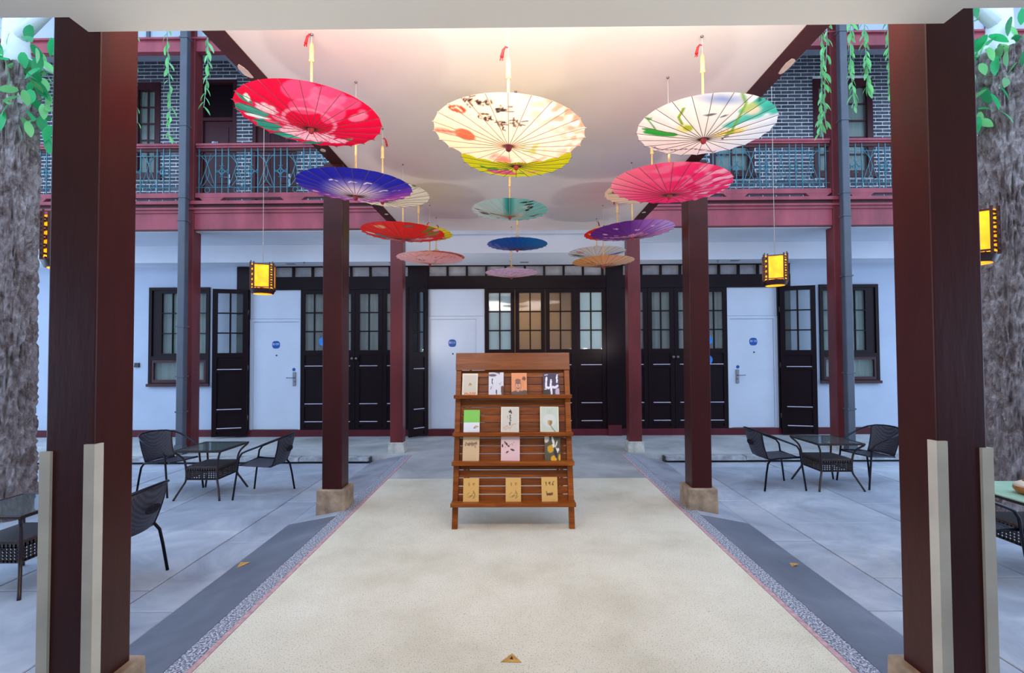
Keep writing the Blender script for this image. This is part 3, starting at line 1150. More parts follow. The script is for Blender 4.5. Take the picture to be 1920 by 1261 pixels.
def up_door(n, r, label, transom=True, leaves=1):
    x0, x1, z0, z1 = r
    z0 = ZU0
    t = link('door_%d' % n, None)
    t.location = ((x0 + x1) / 2, YU, z0)
    struct(t, label, 'door')
    wv, h = (x1 - x0) / 2, z1 - z0
    part('door_frame', MB().box(-wv, -wv + 0.06, -0.02, 0.1, 0, h).box(wv - 0.06, wv, -0.02, 0.1, 0, h).box(-wv + 0.06, wv - 0.06, -0.02, 0.1, h - 0.06, h)
         .box(-wv + 0.06, wv - 0.06, -0.02, 0.1, 2.16, 2.22), 'paint_win', t)
    part('transom_panel', MB().box(-wv + 0.06, wv - 0.06, 0.05, 0.08, 2.22, h - 0.06), 'paint_dark', t)
    lw = (2 * wv - 0.12) / leaves
    for k in range(leaves):
        a = -wv + 0.06 + k * lw
        b = a + lw
        lf = part('leaf', MB().box(a + 0.002, b - 0.002, 0.02, 0.06, 0.01, 2.158), 'paint_win', t)
        for (pa, pb) in ((0.15, 0.85), (1.0, 1.5), (1.62, 2.05)):
            part('panel', MB().box(a + 0.09, b - 0.09, 0.008, 0.0195, pa, pb, taper=0.0), 'paint_win', lf, bevel=0.008)
    part('lock_plate', MB().box(-0.02, 0.02, -0.0, 0.018, 0.0, 0.24), 'chrome', t, (wv - 0.13, 0, 0.93))
    part('lever_handle', MB().tube([(0, 0, 0), (0, -0.04, 0), (-0.1, -0.045, 0)], 0.009), 'chrome', t, (wv - 0.13, 0.0, 1.1))


up_window(3, ops['win_l'], 'upstairs dark-framed window beside the left vines')
up_window(4, ops['win_r'], 'upstairs dark-framed window behind the right drainpipe')
up_window(5, ops['win_r2'], 'upstairs dark-framed window hidden by the white umbrella')
up_door(10, ops['door_l'], 'upstairs dark panelled door with high transom beside the left drainpipe')
up_door(11, ops['door_l2'], 'upstairs double panelled door with steel handle beside the red umbrella', leaves=2)

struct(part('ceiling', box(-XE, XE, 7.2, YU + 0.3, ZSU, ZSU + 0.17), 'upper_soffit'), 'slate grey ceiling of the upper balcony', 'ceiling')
for sgn in (-1, 1):
    side = 'left' if sgn < 0 else 'right'
    tag(part('cross_beam', MB().box(-0.075, 0.075, 0.0, 1.2, P(455, 143, YW).z - ZSU, 0.0), 'upper_soffit', None, (sgn * 4.925, 7.495, ZSU - 0.001)), 'grey cross beam under the upper balcony ceiling by the %s tall column' % side, 'beam')

# eave beam, frieze and eave of the upper storey
ZEB = P(300, 97, 7.33).z
HEB = P(300, 76, 7.33).z - ZEB
eb = thing('eave_beam', (0, 7.33, ZEB), 'pinkish maroon eave beam above the upstairs balcony', 'beam')
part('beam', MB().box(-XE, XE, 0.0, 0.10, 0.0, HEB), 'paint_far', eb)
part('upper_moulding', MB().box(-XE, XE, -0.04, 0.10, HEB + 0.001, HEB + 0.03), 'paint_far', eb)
fz = MB().box(-XE, XE, 0.02, 0.08, HEB + 0.031, 0.75)
part('frieze_board', fz, 'plaster', eb)
for k in range(-10, 11):
    if abs(k * 1.0) > 0.2:
        part('frieze_post', MB().box(k * 1.0 + 0.3 - 0.025, k * 1.0 + 0.3 + 0.025, -0.01, 0.0195, HEB + 0.031, 0.75), 'pipe', eb)
struct(part('roof', box(-XE, XE, 6.75, 9.3, ZSU + 0.18, ZSU + 0.3), 'paint_dark'), 'dark roof eave over the rear building', 'roof')

# ------------------------------------------------------------------ balcony: floor beam, cornice, railing
YBf = 7.33
zf = lambda py: P(450, py, YBf).z
bb = thing('balcony_beam', (0, YBf, 0), 'broad pinkish maroon beam under the balcony with stepped cornice', 'beam')
zb0, zb1 = zf(432), zf(399)
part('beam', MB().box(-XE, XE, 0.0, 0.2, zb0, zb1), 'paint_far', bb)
part('bottom_bead', MB().box(-XE, XE, -0.012, 0.0, zb0, zb0 + 0.02), 'paint_beam', bb)
zl = zb1
for (dy, hh, mt) in ((-0.02, 0.045, 'paint_far'), (-0.045, 0.03, 'paint_far'), (-0.02, 0.05, 'paint_beam'), (-0.065, 0.05, 'paint_far')):
    part('cornice', MB().box(-XE, XE, dy, 0.2, zl, zl + hh), mt, bb)
    zl += hh
ZFL = zl
part('balcony_edge', MB().box(-XE, XE, -0.02, 1.7, ZFL, ZFL + 0.008), 'concrete', bb)

zr_top, zr_bot = zf(268.5), zf(276.5)
zw1, zw0 = zf(291), zf(350)
zbb1, zbb0 = zf(361.5), zf(370)
YR = YBf + 0.02
unit = P(471, 320, YR).x - P(416, 320, YR).x


def scroll_unit(u):
    """one repeat: crossing S-curves then a rosette cell; local x 0..u, z from zw0 to zw1"""
    mb = MB()
    cwd = u * 0.565
    r = 0.0055
    H = zw1 - zw0
    ext = zw0 - zbb1

    def scurve(x0, x1, mid, n=12):
        pts = []
        for i in range(n + 1):
            t = i / n
            x = x0 + (x1 - x0) * (0.5 - 0.5 * math.cos(math.pi * t)) if mid is None else \
                (1 - t) ** 2 * x0 + 2 * t * (1 - t) * mid + t * t * x1
            pts.append((x, 0, zw1 + 0.03 - (H + 0.03) * t))
        return pts
    mb.tube(scurve(0.0, cwd * 0.12, cwd * 1.15), r, 5)
    mb.tube(scurve(cwd, cwd * 0.88, -cwd * 0.15), r, 5)
    mb.tube(scurve(cwd * 0.3, cwd * 0.98, cwd * 0.62), r, 5)
    mb.tube(scurve(cwd * 0.7, cwd * 0.02, cwd * 0.38), r, 5)
    # ring under the curves
    ring = [(cwd / 2 + math.cos(a) * 0.04, 0, zw0 - 0.042 + math.sin(a) * 0.04) for a in [2 * math.pi * k / 14 for k in range(15)]]
    mb.tube(ring, r, 5, cap=False)
    return mb


def rosette(u):
    mb = MB()
    cx = 0.0
    r = 0.006
    for k in range(4):
        a = k * math.pi / 2
        c, s = math.cos(a), math.sin(a)
        def T(x, z):
            return (cx + x * c - z * s, 0, x * s + z * c)
        mb.tube([T(0.035, 0.0), T(0.05, 0.012), T(0.085, 0.004), T(0.088, 0.034)], r, 5)
        mb.tube([T(0.035, 0.0), T(0.05, -0.012), T(0.085, -0.004), T(0.088, -0.034)], r, 5)
        mb.tube([T(0.06, 0.0), T(0.035, 0.018), T(0.018, 0.035), T(0.0, 0.06)], r, 5)
        mb.tube([T(0.045, 0.0), T(0.0, 0.045)], r * 0.8, 5)
    return mb


scroll_me = scroll_unit(unit).mesh('scroll_panel', 'iron')
ros_me = rosette(unit).mesh('rosette', 'iron')
bar_me = MB().box(-0.006, 0.006, -0.006, 0.006, zbb1, zr_bot - 0.001).mesh('baluster', 'iron')
bays = [(-10.2, -5.14, 'far left bay beyond the left tall column'), (-4.93, -1.88, 'left bay beside the red umbrella'),
        (1.88, 4.85, 'right bay beside the white umbrella'), (5.06, 10.2, 'far right bay beyond the right tall column')]
for (xa, xb, lab) in bays:
    t = thing('balcony_railing', (0, YR, 0), 'teal wrought-iron balcony railing under maroon handrail, %s' % lab, 'railing', 'balcony railings')
    part('handrail', MB().box(xa, xb, -0.035, 0.065, zr_bot + 0.03, zr_top).box(xa, xb, -0.02, 0.05, zr_bot, zr_bot + 0.0295), 'paint_far', t, bevel=0.004)
    part('under_rail', MB().box(xa, xb, 0.0, 0.04, zr_bot - 0.045, zr_bot - 0.001), 'paint_beam', t)
    part('wire_rail', MB().box(xa, xb, -0.004, 0.004, zw1 - 0.004, zw1 + 0.004), 'iron', t)
    part('wire_rail', MB().box(xa, xb, -0.004, 0.004, zw0 - 0.004, zw0 + 0.004), 'iron', t)
    part('bottom_rail', MB().box(xa, xb, -0.03, 0.05, zbb0, zbb1), 'paint_far', t)
    # trapezoid feet under the bottom rail
    x = xa + 0.25
    while x < xb:
        h2 = 0.10
        part('rail_foot', MB().prism([(x - 0.19, zbb0), (x + 0.19, zbb0), (x + 0.12, ZFL + 0.009), (x - 0.12, ZFL + 0.009)], -0.028, 0.045, 'y'), 'paint_far', t)
        x += 1.26
    px0 = P(373.5, 320, YR).x if xa < -4.8 or xa < 0 else 0
    ph = P(373.5, 320, YR).x if xb < 0 else -P(373.5, 320, YR).x - 0.0
    nn = int((xa - ph) / unit) - 1
    x = ph + nn * unit
    while x < xb:
        for dx in (0.0, unit * 0.565, unit * 0.7825):
            if xa + 0.02 < x + dx < xb - 0.02:
                link('baluster', bar_me, t, (x + dx, 0, 0))
        if xa < x and x + unit * 0.565 < xb:
            link('scroll_panel', scroll_me, t, (x, 0.0, 0))
        cxr = x + unit * 0.7825
        if xa + 0.1 < cxr < xb - 0.1:
            link('rosette', ros_me, t, (cxr, -0.008, (zw0 + zw1) / 2))
        x += unit
# small room number sign standing on the handrail at the left
pn = P(403, 264, YR - 0.0)
sg = thing('rail_number', (pn.x, YR - 0.0, zr_top), 'tiny pale standing number sign on the left balcony handrail', 'sign')
me = text_mesh('8211', 0.05, 'digits')
link('digits', me, sg, (0, 0, 0.022), (math.pi / 2, 0, 0))
part('foot', MB().box(-0.055, 0.055, -0.004, 0.008, 0.0, 0.006), 'white_ink', sg)


# ------------------------------------------------------------------ printed surfaces (colour attribute painted by code)
class Paint:
    def __init__(s, u, v, base):
        s.u, s.v = u, v
        s.c = np.tile(np.array(base, float), (len(u), 1))

    def put(s, mask, col):
        mask = np.clip(mask, 0, 1)[:, None]
        s.c = s.c * (1 - mask) + np.array(col, float) * mask
        return s

    def nz(s, f, seed=0):
        r = np.random.RandomState(seed)
        out = np.zeros(len(s.u))
        for k in range(6):
            a, b, ph = r.uniform(-1, 1), r.uniform(-1, 1), r.uniform(0, 6.28)
            L = math.hypot(a, b) + 1e-6
            fr = f * r.uniform(0.6, 1.7)
            out += np.sin((s.u * a / L + s.v * b / L) * fr + ph + 1.3 * np.sin((s.u * b - s.v * a) / L * fr * 0.7 + ph))
        return out / 6 * 1.6

    def disk(s, u0, v0, r, col, soft=0.02, sx=1.0, sy=1.0, rot=0.0, amt=1.0, warp=0.0, seed=1):
        du, dv = s.u - u0, s.v - v0
        c, n = math.cos(rot), math.sin(rot)
        a, b = (du * c + dv * n) / sx, (-du * n + dv * c) / sy
        d = np.hypot(a, b)
        if warp:
            d = d + warp * s.nz(14, seed)
        return s.put((r - d) / soft * amt + 0.5 * (amt >= 1), col) if amt >= 1 else s.put(np.clip((r - d) / soft, 0, 1) * amt, col)

    def ring(s, u0, v0, r, wd, col):
        d = np.abs(np.hypot(s.u - u0, s.v - v0) - r)
        return s.put((wd - d) / 0.015, col)

    def stroke(s, pts, wd, col, soft=0.012, taper=False):
        m = np.zeros(len(s.u))
        n = len(pts)
        for i in range(n - 1):
            (x0, y0), (x1, y1) = pts[i], pts[i + 1]
            dx, dy = x1 - x0, y1 - y0
            L2 = dx * dx + dy * dy + 1e-9
            t = np.clip(((s.u - x0) * dx + (s.v - y0) * dy) / L2, 0, 1)
            d = np.hypot(s.u - x0 - t * dx, s.v - y0 - t * dy)
            ww = wd
            if taper:
                ww = wd * (1 - (i + t) / (n - 1) * 0.8)
            m = np.maximum(m, np.clip((ww - d) / soft + 0.5, 0, 1))
        return s.put(m, col)

    def flower(s, u0, v0, r, col, edge, n=7, heart=None, sy=1.0):
        du, dv = s.u - u0, (s.v - v0) / sy
        a = np.arctan2(dv, du)
        d = np.hypot(du, dv)
        for k, sc in enumerate((1.0, 0.72, 0.46)):
            rr = r * sc * (0.82 + 0.2 * np.abs(np.sin(a * n / 2 + k)))
            s.put((rr - d) / 0.02, edge)
            s.put((rr * 0.9 - d) / 0.03 * 0.9, col)
        if heart is not None:
            s.put((r * 0.18 - d) / 0.02, heart)
        return s

    def leaf(s, u0, v0, L, wd, rot, col):
        du, dv = s.u - u0, s.v - v0
        c, n = math.cos(rot), math.sin(rot)
        a, b = du * c + dv * n, -du * n + dv * c
        t = np.clip(a / L, 0, 1)
        prof = wd * np.sin(np.pi * t) ** 0.8
        m = (prof - np.abs(b)) / 0.012
        m[(a < 0) | (a > L)] = 0
        s.put(m, col)
        m2 = (0.008 - np.abs(b)) / 0.01
        m2[(a < 0.1 * L) | (a > 0.9 * L)] = 0
        return s.put(m2 * 0.5, tuple(x * 0.6 for x in col))

    def lin(s):
        c = np.clip(s.c / 255.0, 0, 1)
        return np.where(c <= 0.04045, c / 12.92, ((c + 0.055) / 1.055) ** 2.4)


def glyph(p, x, y, sz, seed, col, wd=0.012, vertical=False):
    """a brush-like character built of short strokes"""
    r = random.Random(seed)
    for k in range(r.randint(4, 6)):
        x0, y0 = x + r.uniform(-0.5, 0.3) * sz, y + r.uniform(-0.5, 0.5) * sz
        if r.random() < 0.5:
            q = [(x0, y0), (x0 + sz * r.uniform(0.3, 0.7), y0 + sz * r.uniform(-0.1, 0.12))]
        else:
            q = [(x0, y0), (x0 + sz * r.uniform(-0.2, 0.25), y0 - sz * r.uniform(0.3, 0.6)), (x0 + sz * 0.25, y0 - sz * 0.55)]
        p.stroke(q, wd, col, 0.01)


def pt_red(p):
    p.put(0.35 + 0 * p.u, (250, 0, 60))
    p.put((np.clip(p.nz(3, 4), 0, 1)) * 0.25, (255, 20, 96))
    # translucent pale petals upper right
    for (x, y, r, sx, sy, ro) in ((0.18, 0.66, 0.22, 1.1, 0.8, 0.2), (0.50, 0.52, 0.20, 1.1, 0.9, -0.5), (0.16, 0.36, 0.22, 1.2, 0.7, 0.1),
                                  (0.42, 0.14, 0.20, 1.2, 0.75, 0.9), (0.66, 0.34, 0.17, 1.2, 0.8, -0.3), (0.36, 0.40, 0.17, 0.9, 1.1, 0.5)):
        p.disk(x, y, r * 1.08, (255, 120, 160), 0.018, sx, sy, ro, 0.6)
    p.disk(0.72, -0.02, 0.13, (255, 160, 180), 0.018, 1.2, 0.8, 0.2, 0.75)
    p.disk(0.82, 0.10, 0.08, (255, 150, 170), 0.04, 1, 1, 0, 0.7)
    # leaves on the left and below
    for (x, y, L, wd, ro, c) in ((-0.5, 0.1, 0.48, 0.16, 2.95, (50, 140, 116)), (-0.45, -0.25, 0.5, 0.17, 3.4, (40, 150, 124)), (-0.36, -0.6, 0.52, 0.14, 3.3, (30, 156, 124)), (-0.62, 0.30, 0.26, 0.07, 2.0, (60, 130, 110)), (-0.66, 0.36, 0.22, 0.05, 1.2, (226, 240, 220)), (-0.5, 0.1, 0.42, 0.09, 2.9, (70, 150, 130)),
                                 (-0.5, 0.0, 0.45, 0.07, 3.2, (220, 240, 230)), (-0.45, -0.1, 0.5, 0.1, 3.4, (54, 140, 118)), (-0.5, -0.3, 0.46, 0.09, 3.6, (40, 150, 120)),
                                 (-0.3, -0.45, 0.5, 0.1, 3.6, (24, 150, 118)), (-0.25, -0.62, 0.5, 0.09, 3.4, (60, 180, 150)), (0.08, -0.80, 0.36, 0.08, 0.3, (120, 140, 90)),
                                 (-0.1, -0.84, 0.5, 0.08, 3.5, (20, 140, 110)), (-0.44, -0.2, 0.3, 0.05, 2.6, (255, 90, 120))):
        p.leaf(x, y, L, wd, ro, c)
    p.flower(-0.46, 0.26, 0.17, (250, 226, 220), (228, 120, 150), 7, (240, 190, 150), 0.9)
    p.flower(-0.38, 0.02, 0.13, (255, 150, 170), (220, 60, 100), 6)
    p.flower(-0.40, -0.30, 0.12, (255, 190, 200), (230, 90, 120), 6)
    for (x, y, r) in ((-0.40, -0.42, 0.24), (-0.30, -0.22, 0.17), (-0.18, -0.62, 0.30), (0.04, -0.50, 0.2), (-0.12, -0.36, 0.18), (0.12, -0.78, 0.2)):
        p.flower(x, y, r, (255, 214, 222), (240, 120, 150), 9, (255, 200, 160), 0.8)
    p.ring(0.02, -0.02, 0.345, 0.034, (255, 128, 156))


def pt_peach(p):
    p.put(np.clip(0.3 - p.u * 0.9, 0, 1) * 0.8, (255, 196, 158))
    p.put(np.clip((p.u + 0.1) * 0.5, 0, 1) * 0.3, (255, 214, 200))
    rr = np.hypot(p.u, p.v)
    m = np.clip((p.u - 0.05) * 1.6, 0, 1) * np.clip((p.v + 0.1) * 1.4, 0, 1) * np.clip((p.nz(26, 3) + 0.15) * 2.5, 0, 1) * np.clip((rr - 0.35) * 2.5, 0, 1)
    p.put(m * 0.75, (255, 110, 90))
    m = np.clip((p.u - 0.5) * 2.4, 0, 1) * np.clip((p.nz(34, 8) + 0.1) * 2.5, 0, 1)
    p.put(m * 0.6, (255, 120, 96))
    p.disk(-0.58, 0.06, 0.135, (214, 92, 62), 0.03, 1.0, 1.15)
    p.disk(-0.84, 0.04, 0.12, (246, 136, 112), 0.05, 1.5, 0.8, 0, 0.75)
    p.stroke([(-1, 0.0), (-0.82, 0.05), (-0.66, 0.08)], 0.02, (170, 100, 80))
    p.disk(-0.1, -0.8, 0.2, (255, 104, 92), 0.1, 0.8, 1.6, 0.1, 0.85, 0.05, 5)
    p.disk(-0.24, -0.62, 0.10, (150, 120, 110), 0.08, 0.5, 3.0, -0.3, 0.75)
    m = np.clip((-p.v - 0.35) * 2, 0, 1) * np.clip((p.u + 0.1) * 2, 0, 1) * np.clip(p.nz(22, 6) * 2 + 0.1, 0, 1)
    p.put(m * 0.6, (230, 120, 90))
    m = np.clip(1 - np.hypot(p.u - 0.32, p.v + 0.22) / 0.3, 0, 1) * np.clip(p.nz(30, 12) * 3, 0, 1)
    p.put(m, (150, 170, 60))
    p.disk(-0.36, 0.80, 0.0, (0, 0, 0))
    p.disk(-0.62, 0.62, 0.10, (214, 60, 40), 0.02, 1.1, 0.7)
    p.stroke([(-0.68, 0.62), (-0.62, 0.66), (-0.56, 0.6)], 0.014, (255, 190, 160))
    xs = [(-0.50, 0.80), (-0.42, 0.82), (-0.33, 0.80), (-0.22, 0.82), (-0.12, 0.70), (-0.04, 0.74), (-0.34, 0.56), (-0.24, 0.54), (-0.12, 0.50), (-0.06, 0.42), (0.04, 0.52), (0.14, 0.50)]
    for i, (x, y) in enumerate(xs):
        glyph(p, x, y, 0.11, 40 + i, (40, 34, 34), 0.009)


def pt_lotus(p):
    p.put(np.clip(p.u * 1.2, 0, 1) * 0.55, (196, 214, 240))
    p.disk(-0.08, 0.86, 0.22, (130, 150, 200), 0.2, 2.0, 0.6, 0, 0.9)
    p.disk(0.62, 0.70, 0.20, (60, 178, 160), 0.05, 1.7, 1.0, -0.2, 1.0, 0.06, 4)
    p.disk(0.42, 0.46, 0.16, (80, 190, 170), 0.06, 1.8, 0.8, 0.5, 0.95, 0.05, 5)
    p.disk(0.36, 0.70, 0.13, (196, 206, 120), 0.05, 1, 1, 0, 0.9)
    p.disk(0.46, 0.62, 0.12, (250, 216, 190), 0.06, 1.0, 1.0, 0, 0.8)
    p.disk(0.34, 0.12, 0.2, (240, 220, 130), 0.12, 1.5, 0.6, 0.4, 0.9)
    for k in range(9):
        p.stroke([(0.32, 0.12), (0.32 + 0.24 * math.cos(k * 0.4 - 0.2), 0.10 + 0.13 * math.sin(k * 0.4 - 0.2))], 0.008, (222, 186, 60))
    p.disk(0.34, 0.13, 0.06, (150, 170, 40), 0.03)
    p.stroke([(0.12, 0.98), (0.26, 0.80), (0.30, 0.5), (0.34, 0.2)], 0.018, (120, 170, 60))
    p.stroke([(-0.52, 0.6), (-0.52, 0.4), (-0.40, 0.24)], 0.018, (130, 160, 40))
    p.disk(-0.36, 0.18, 0.10, (240, 226, 150), 0.05)
    p.disk(-0.31, 0.20, 0.07, (176, 190, 60), 0.04)
    p.leaf(-0.94, -0.1, 0.3, 0.06, 0.2, (40, 150, 60))
    p.stroke([(-0.95, 0.24), (-0.74, 0.0)], 0.012, (90, 150, 70))
    p.disk(-0.62, -0.10, 0.16, (44, 160, 60), 0.02, 1.6, 0.45, 0.25, 1.0, 0.05, 2)
    p.leaf(-0.96, 0.2, 0.12, 0.04, 0.5, (60, 170, 80))
    p.leaf(-0.22, 0.52, 0.20, 0.03, 0.3, (110, 110, 120))
    p.leaf(0.02, 0.50, 0.13, 0.025, 0.6, (110, 110, 120))
    p.stroke([(0.36, 0.98), (0.42, 0.84)], 0.016, (50, 70, 60))
    p.stroke([(0.50, 0.96), (0.56, 0.84)], 0.016, (50, 70, 60))
    for k in range(16):
        glyph(p, -0.62 + k * 0.072, -0.66 - 0.10 * math.sin(k * 0.5), 0.06, 70 + k, (90, 60, 70), 0.008)
    glyph(p, 0.34, -0.02, 0.1, 5, (70, 80, 120), 0.008)


def pt_blue(p):
    rr = np.hypot(p.u, p.v * 0.9 + 0.12)
    p.put(np.clip((-p.v + 0.1) * 1.3, 0, 1) * 0.8, (190, 70, 180))
    p.put(np.clip((0.62 - rr) * 2.6, 0, 1), (236, 222, 240))
    p.put(np.clip((rr - 0.86) * 5, 0, 1) * np.clip(p.v * 3 + 0.5, 0, 1), (24, 28, 150))
    m = np.clip((-p.v - 0.45) * 4, 0, 1) * np.clip(p.nz(20, 3) * 3 + 0.3, 0, 1)
    p.put(m * 0.8, (240, 150, 200))
    for (x, y) in ((-0.2, 0.42), (0.1, 0.36), (0.34, 0.28), (0.5, -0.1), (0.7, -0.2)):
        p.stroke([(x - 0.05, y), (x, y + 0.03), (x + 0.07, y - 0.01)], 0.016, (240, 240, 250))
        p.stroke([(x, y), (x + 0.05, y - 0.03)], 0.008, (40, 40, 60))
    for k in range(6):
        p.flower(-0.8 + k * 0.16, -0.35 - k * 0.09, 0.08, (250, 200, 224), (220, 110, 170), 5)


def pt_yellow(p):
    m = np.clip(p.nz(5, 2) * 1.2, 0, 1)
    p.put(m * 0.4, (250, 236, 0))
    for (x, y, r) in ((-0.42, -0.76, 0.16), (-0.18, -0.66, 0.14), (-0.1, -0.86, 0.14), (-0.28, -0.88, 0.12)):
        p.flower(x, y, r, (255, 140, 180), (220, 50, 110), 6)
    for (x, y, L, ro) in ((-0.7, -0.5, 0.3, -0.6), (-0.56, -0.6, 0.3, 0.3), (-0.3, -0.5, 0.2, 0.2), (0.02, -0.8, 0.2, -0.6)):
        p.leaf(x, y, L, 0.06, ro, (90, 180, 40))
    m = np.clip(1 - np.hypot((p.u - 0.25) / 0.4, (p.v + 0.75) / 0.22), 0, 1) * np.clip(p.nz(24, 5) * 3 + 0.4, 0, 1)
    p.put(m, (250, 170, 200))


def pt_cream(p):
    p.put(np.clip(p.v, 0, 1) * 0.2, (246, 232, 200))
    m = np.clip(1 - np.hypot(p.u - 0.75, p.v - 0.55) / 0.25, 0, 1) * np.clip(p.nz(22, 9) * 3 + 0.4, 0, 1)
    p.put(m, (80, 100, 50))


def pt_pink(p):
    p.put(np.clip(-p.u * 1.1 - 0.1, 0, 1) * 0.75, (255, 178, 178))
    m = np.clip(p.nz(11, 6) * 2.4, 0, 1) * np.clip(0.2 + p.v * 0.8 + p.u * 0.5, 0, 1)
    p.put(m * 0.75, (255, 170, 190))
    m = np.clip(p.nz(24, 16) * 3.5 - 0.6, 0, 1) * np.clip(0.1 + p.u + 0.3 * p.v, 0, 1)
    p.put(m * 0.85, (255, 228, 236))
    m = np.clip((np.hypot(p.u, p.v) - 0.75) * 4, 0, 1) * np.clip(p.v, 0, 1)
    p.put(m * 0.5, (255, 80, 120))


def pt_creampink(p):
    p.put(np.clip(-p.u * 1.2, 0, 1) * 0.6, (255, 214, 170))
    for (x, y, L, ro) in ((-0.92, -0.1, 0.2, 0.8), (-0.9, 0.06, 0.2, 0.2)):
        p.leaf(x, y, L, 0.05, ro, (90, 70, 60))
    p.flower(-0.7, 0.1, 0.14, (255, 160, 170), (230, 90, 110), 6)


def pt_teal(p):
    p.put(np.clip(p.u * 1.4 + 0.4, 0, 1) * 0.7, (90, 200, 188))
    p.put(np.clip(1 - np.abs(p.u + 0.02) * 6, 0, 1) * np.clip(p.v + 0.6, 0, 1), (20, 150, 140))
    p.disk(0.22, -0.1, 0.2, (232, 230, 222), 0.15, 0.8, 2.2, -0.35, 0.95)
    p.disk(0.38, 0.5, 0.12, (228, 232, 228), 0.1, 1.6, 1, 0, 0.7)
    p.disk(-0.86, 0.0, 0.3, (236, 240, 238), 0.3, 0.7, 2, 0, 0.9)
    for (x, y, a, b) in ((-0.78, 0.12, 1.7, 0.4), (-0.72, 0.0, 2.0, 0.35), (-0.66, -0.12, 1.6, 0.5), (0.40, 0.75, 2.2, 0.4), (0.52, 0.45, 0.9, 1.0), (0.44, 0.3, 0.8, 0.8), (0.5, 0.62, 1.6, 0.4)):
        p.disk(x, y, 0.08, (44, 50, 50), 0.03, a, b, 0.1, 1.0, 0.02, 3)
    p.stroke([(-0.5, 0.02), (-0.3, 0.0), (-0.12, -0.02)], 0.02, (50, 70, 66))
    p.stroke([(-0.36, -0.5), (-0.32, -0.46)], 0.04, (60, 70, 70))
    p.disk(0.3, -0.86, 0.14, (40, 140, 160), 0.08, 2.4, 0.5, 0.1, 0.9)
    for k in range(7):
        glyph(p, 0.55 + k * 0.03, -0.34 + k * 0.02, 0.12, 90 + k, (50, 80, 80), 0.01)


def pt_red2(p):
    p.disk(-0.38, 0.26, 0.10, (255, 170, 120), 0.04, 1.3, 0.9)
    p.disk(0.3, 0.34, 0.12, (120, 120, 110), 0.05, 1.2, 0.5, 0, 0.9)
    for (x, y, L, wd, ro, c) in ((-0.9, -0.3, 0.4, 0.1, -0.5, (255, 200, 200)), (-0.7, -0.35, 0.4, 0.1, -0.4, (60, 150, 150)), (-0.6, -0.55, 0.5, 0.12, -0.1, (90, 150, 160)),
                                 (0.5, -0.1, 0.4, 0.08, 0.5, (130, 130, 40)), (0.6, -0.2, 0.36, 0.08, 0.0, (120, 150, 50)), (0.5, -0.4, 0.4, 0.1, 0.2, (170, 120, 60)), (0.65, 0.1, 0.3, 0.06, 0.4, (140, 160, 60))):
        p.leaf(x, y, L, wd, ro, c)
    for (x, y, r) in ((-0.2, -0.72, 0.2), (0.05, -0.66, 0.16), (0.3, -0.62, 0.2), (0.55, -0.66, 0.16), (0.86, -0.05, 0.1), (-0.4, -0.78, 0.14)):
        p.flower(x, y, r, (255, 214, 222), (236, 100, 110), 7)


def pt_yellow2(p):
    p.flower(0.62, -0.5, 0.16, (255, 150, 130), (230, 70, 60), 6)
    p.leaf(0.5, -0.2, 0.4, 0.06, -0.4, (170, 180, 30))


def pt_purple(p):
    p.put(np.clip(p.u * 1.5 + p.v * 0.5, 0, 1) * 0.95, (216, 172, 240))
    p.put(np.clip(1 - np.abs(p.u - 0.15) * 2, 0, 1) * 0.5, (186, 100, 206))
    for (x, y, r) in ((-0.02, -0.1, 0.13), (0.12, -0.02, 0.11), (-0.18, -0.24, 0.12), (0.02, -0.3, 0.12), (0.18, -0.22, 0.12), (0.3, -0.12, 0.08), (-0.34, -0.34, 0.1), (-0.46, -0.44, 0.09),
                      (0.5, -0.5, 0.12), (0.66, -0.4, 0.12), (0.8, -0.28, 0.1), (0.74, -0.12, 0.1), (0.6, -0.2, 0.09), (0.36, -0.62, 0.1), (0.2, -0.72, 0.1)):
        p.flower(x, y, r, (248, 186, 222), (216, 110, 180), 5, (180, 60, 130))
    for (x, y) in ((-0.5, 0.25), (-0.66, -0.2), (-0.4, -0.18), (0.0, 0.22), (0.34, 0.36), (-0.6, -0.52)):
        p.disk(x, y, 0.04, (250, 196, 228), 0.02, 1.5, 0.9)
    m = np.clip((-p.v - 0.6) * 5, 0, 1) * np.clip(p.nz(16, 3) * 3, 0, 1)
    p.put(m, (236, 170, 220))


def pt_redsmall(p):
    p.disk(-0.72, 0.1, 0.14, (255, 210, 150), 0.06, 1.2, 0.8)
    p.leaf(-0.8, 0.25, 0.3, 0.05, 0.4, (250, 230, 200))


def pt_pinkpl(p):
    m = np.clip(p.nz(16, 5) * 2, 0, 1)
    p.put(m * 0.5, (255, 214, 220))
    for k in range(26):
        r = random.Random(k)
        x, y = r.uniform(-0.5, 0.9), r.uniform(-0.8, 0.8)
        p.stroke([(x, y), (x + 0.1, y + r.uniform(-0.06, 0.1))], 0.012, (150, 60, 80))
    p.put(np.clip((p.u + p.v - 0.5) * 2, 0, 1) * 0.4, (255, 150, 130))
    p.flower(0.3, -0.3, 0.16, (255, 220, 226), (240, 120, 150), 5)


def pt_orangered(p):
    m = np.clip(p.nz(14, 4) * 2, 0, 1)
    p.put(m * 0.5, (206, 110, 80))
    p.stroke([(0.1, 0.7), (0.5, 0.5), (0.9, 0.2)], 0.05, (90, 60, 50))


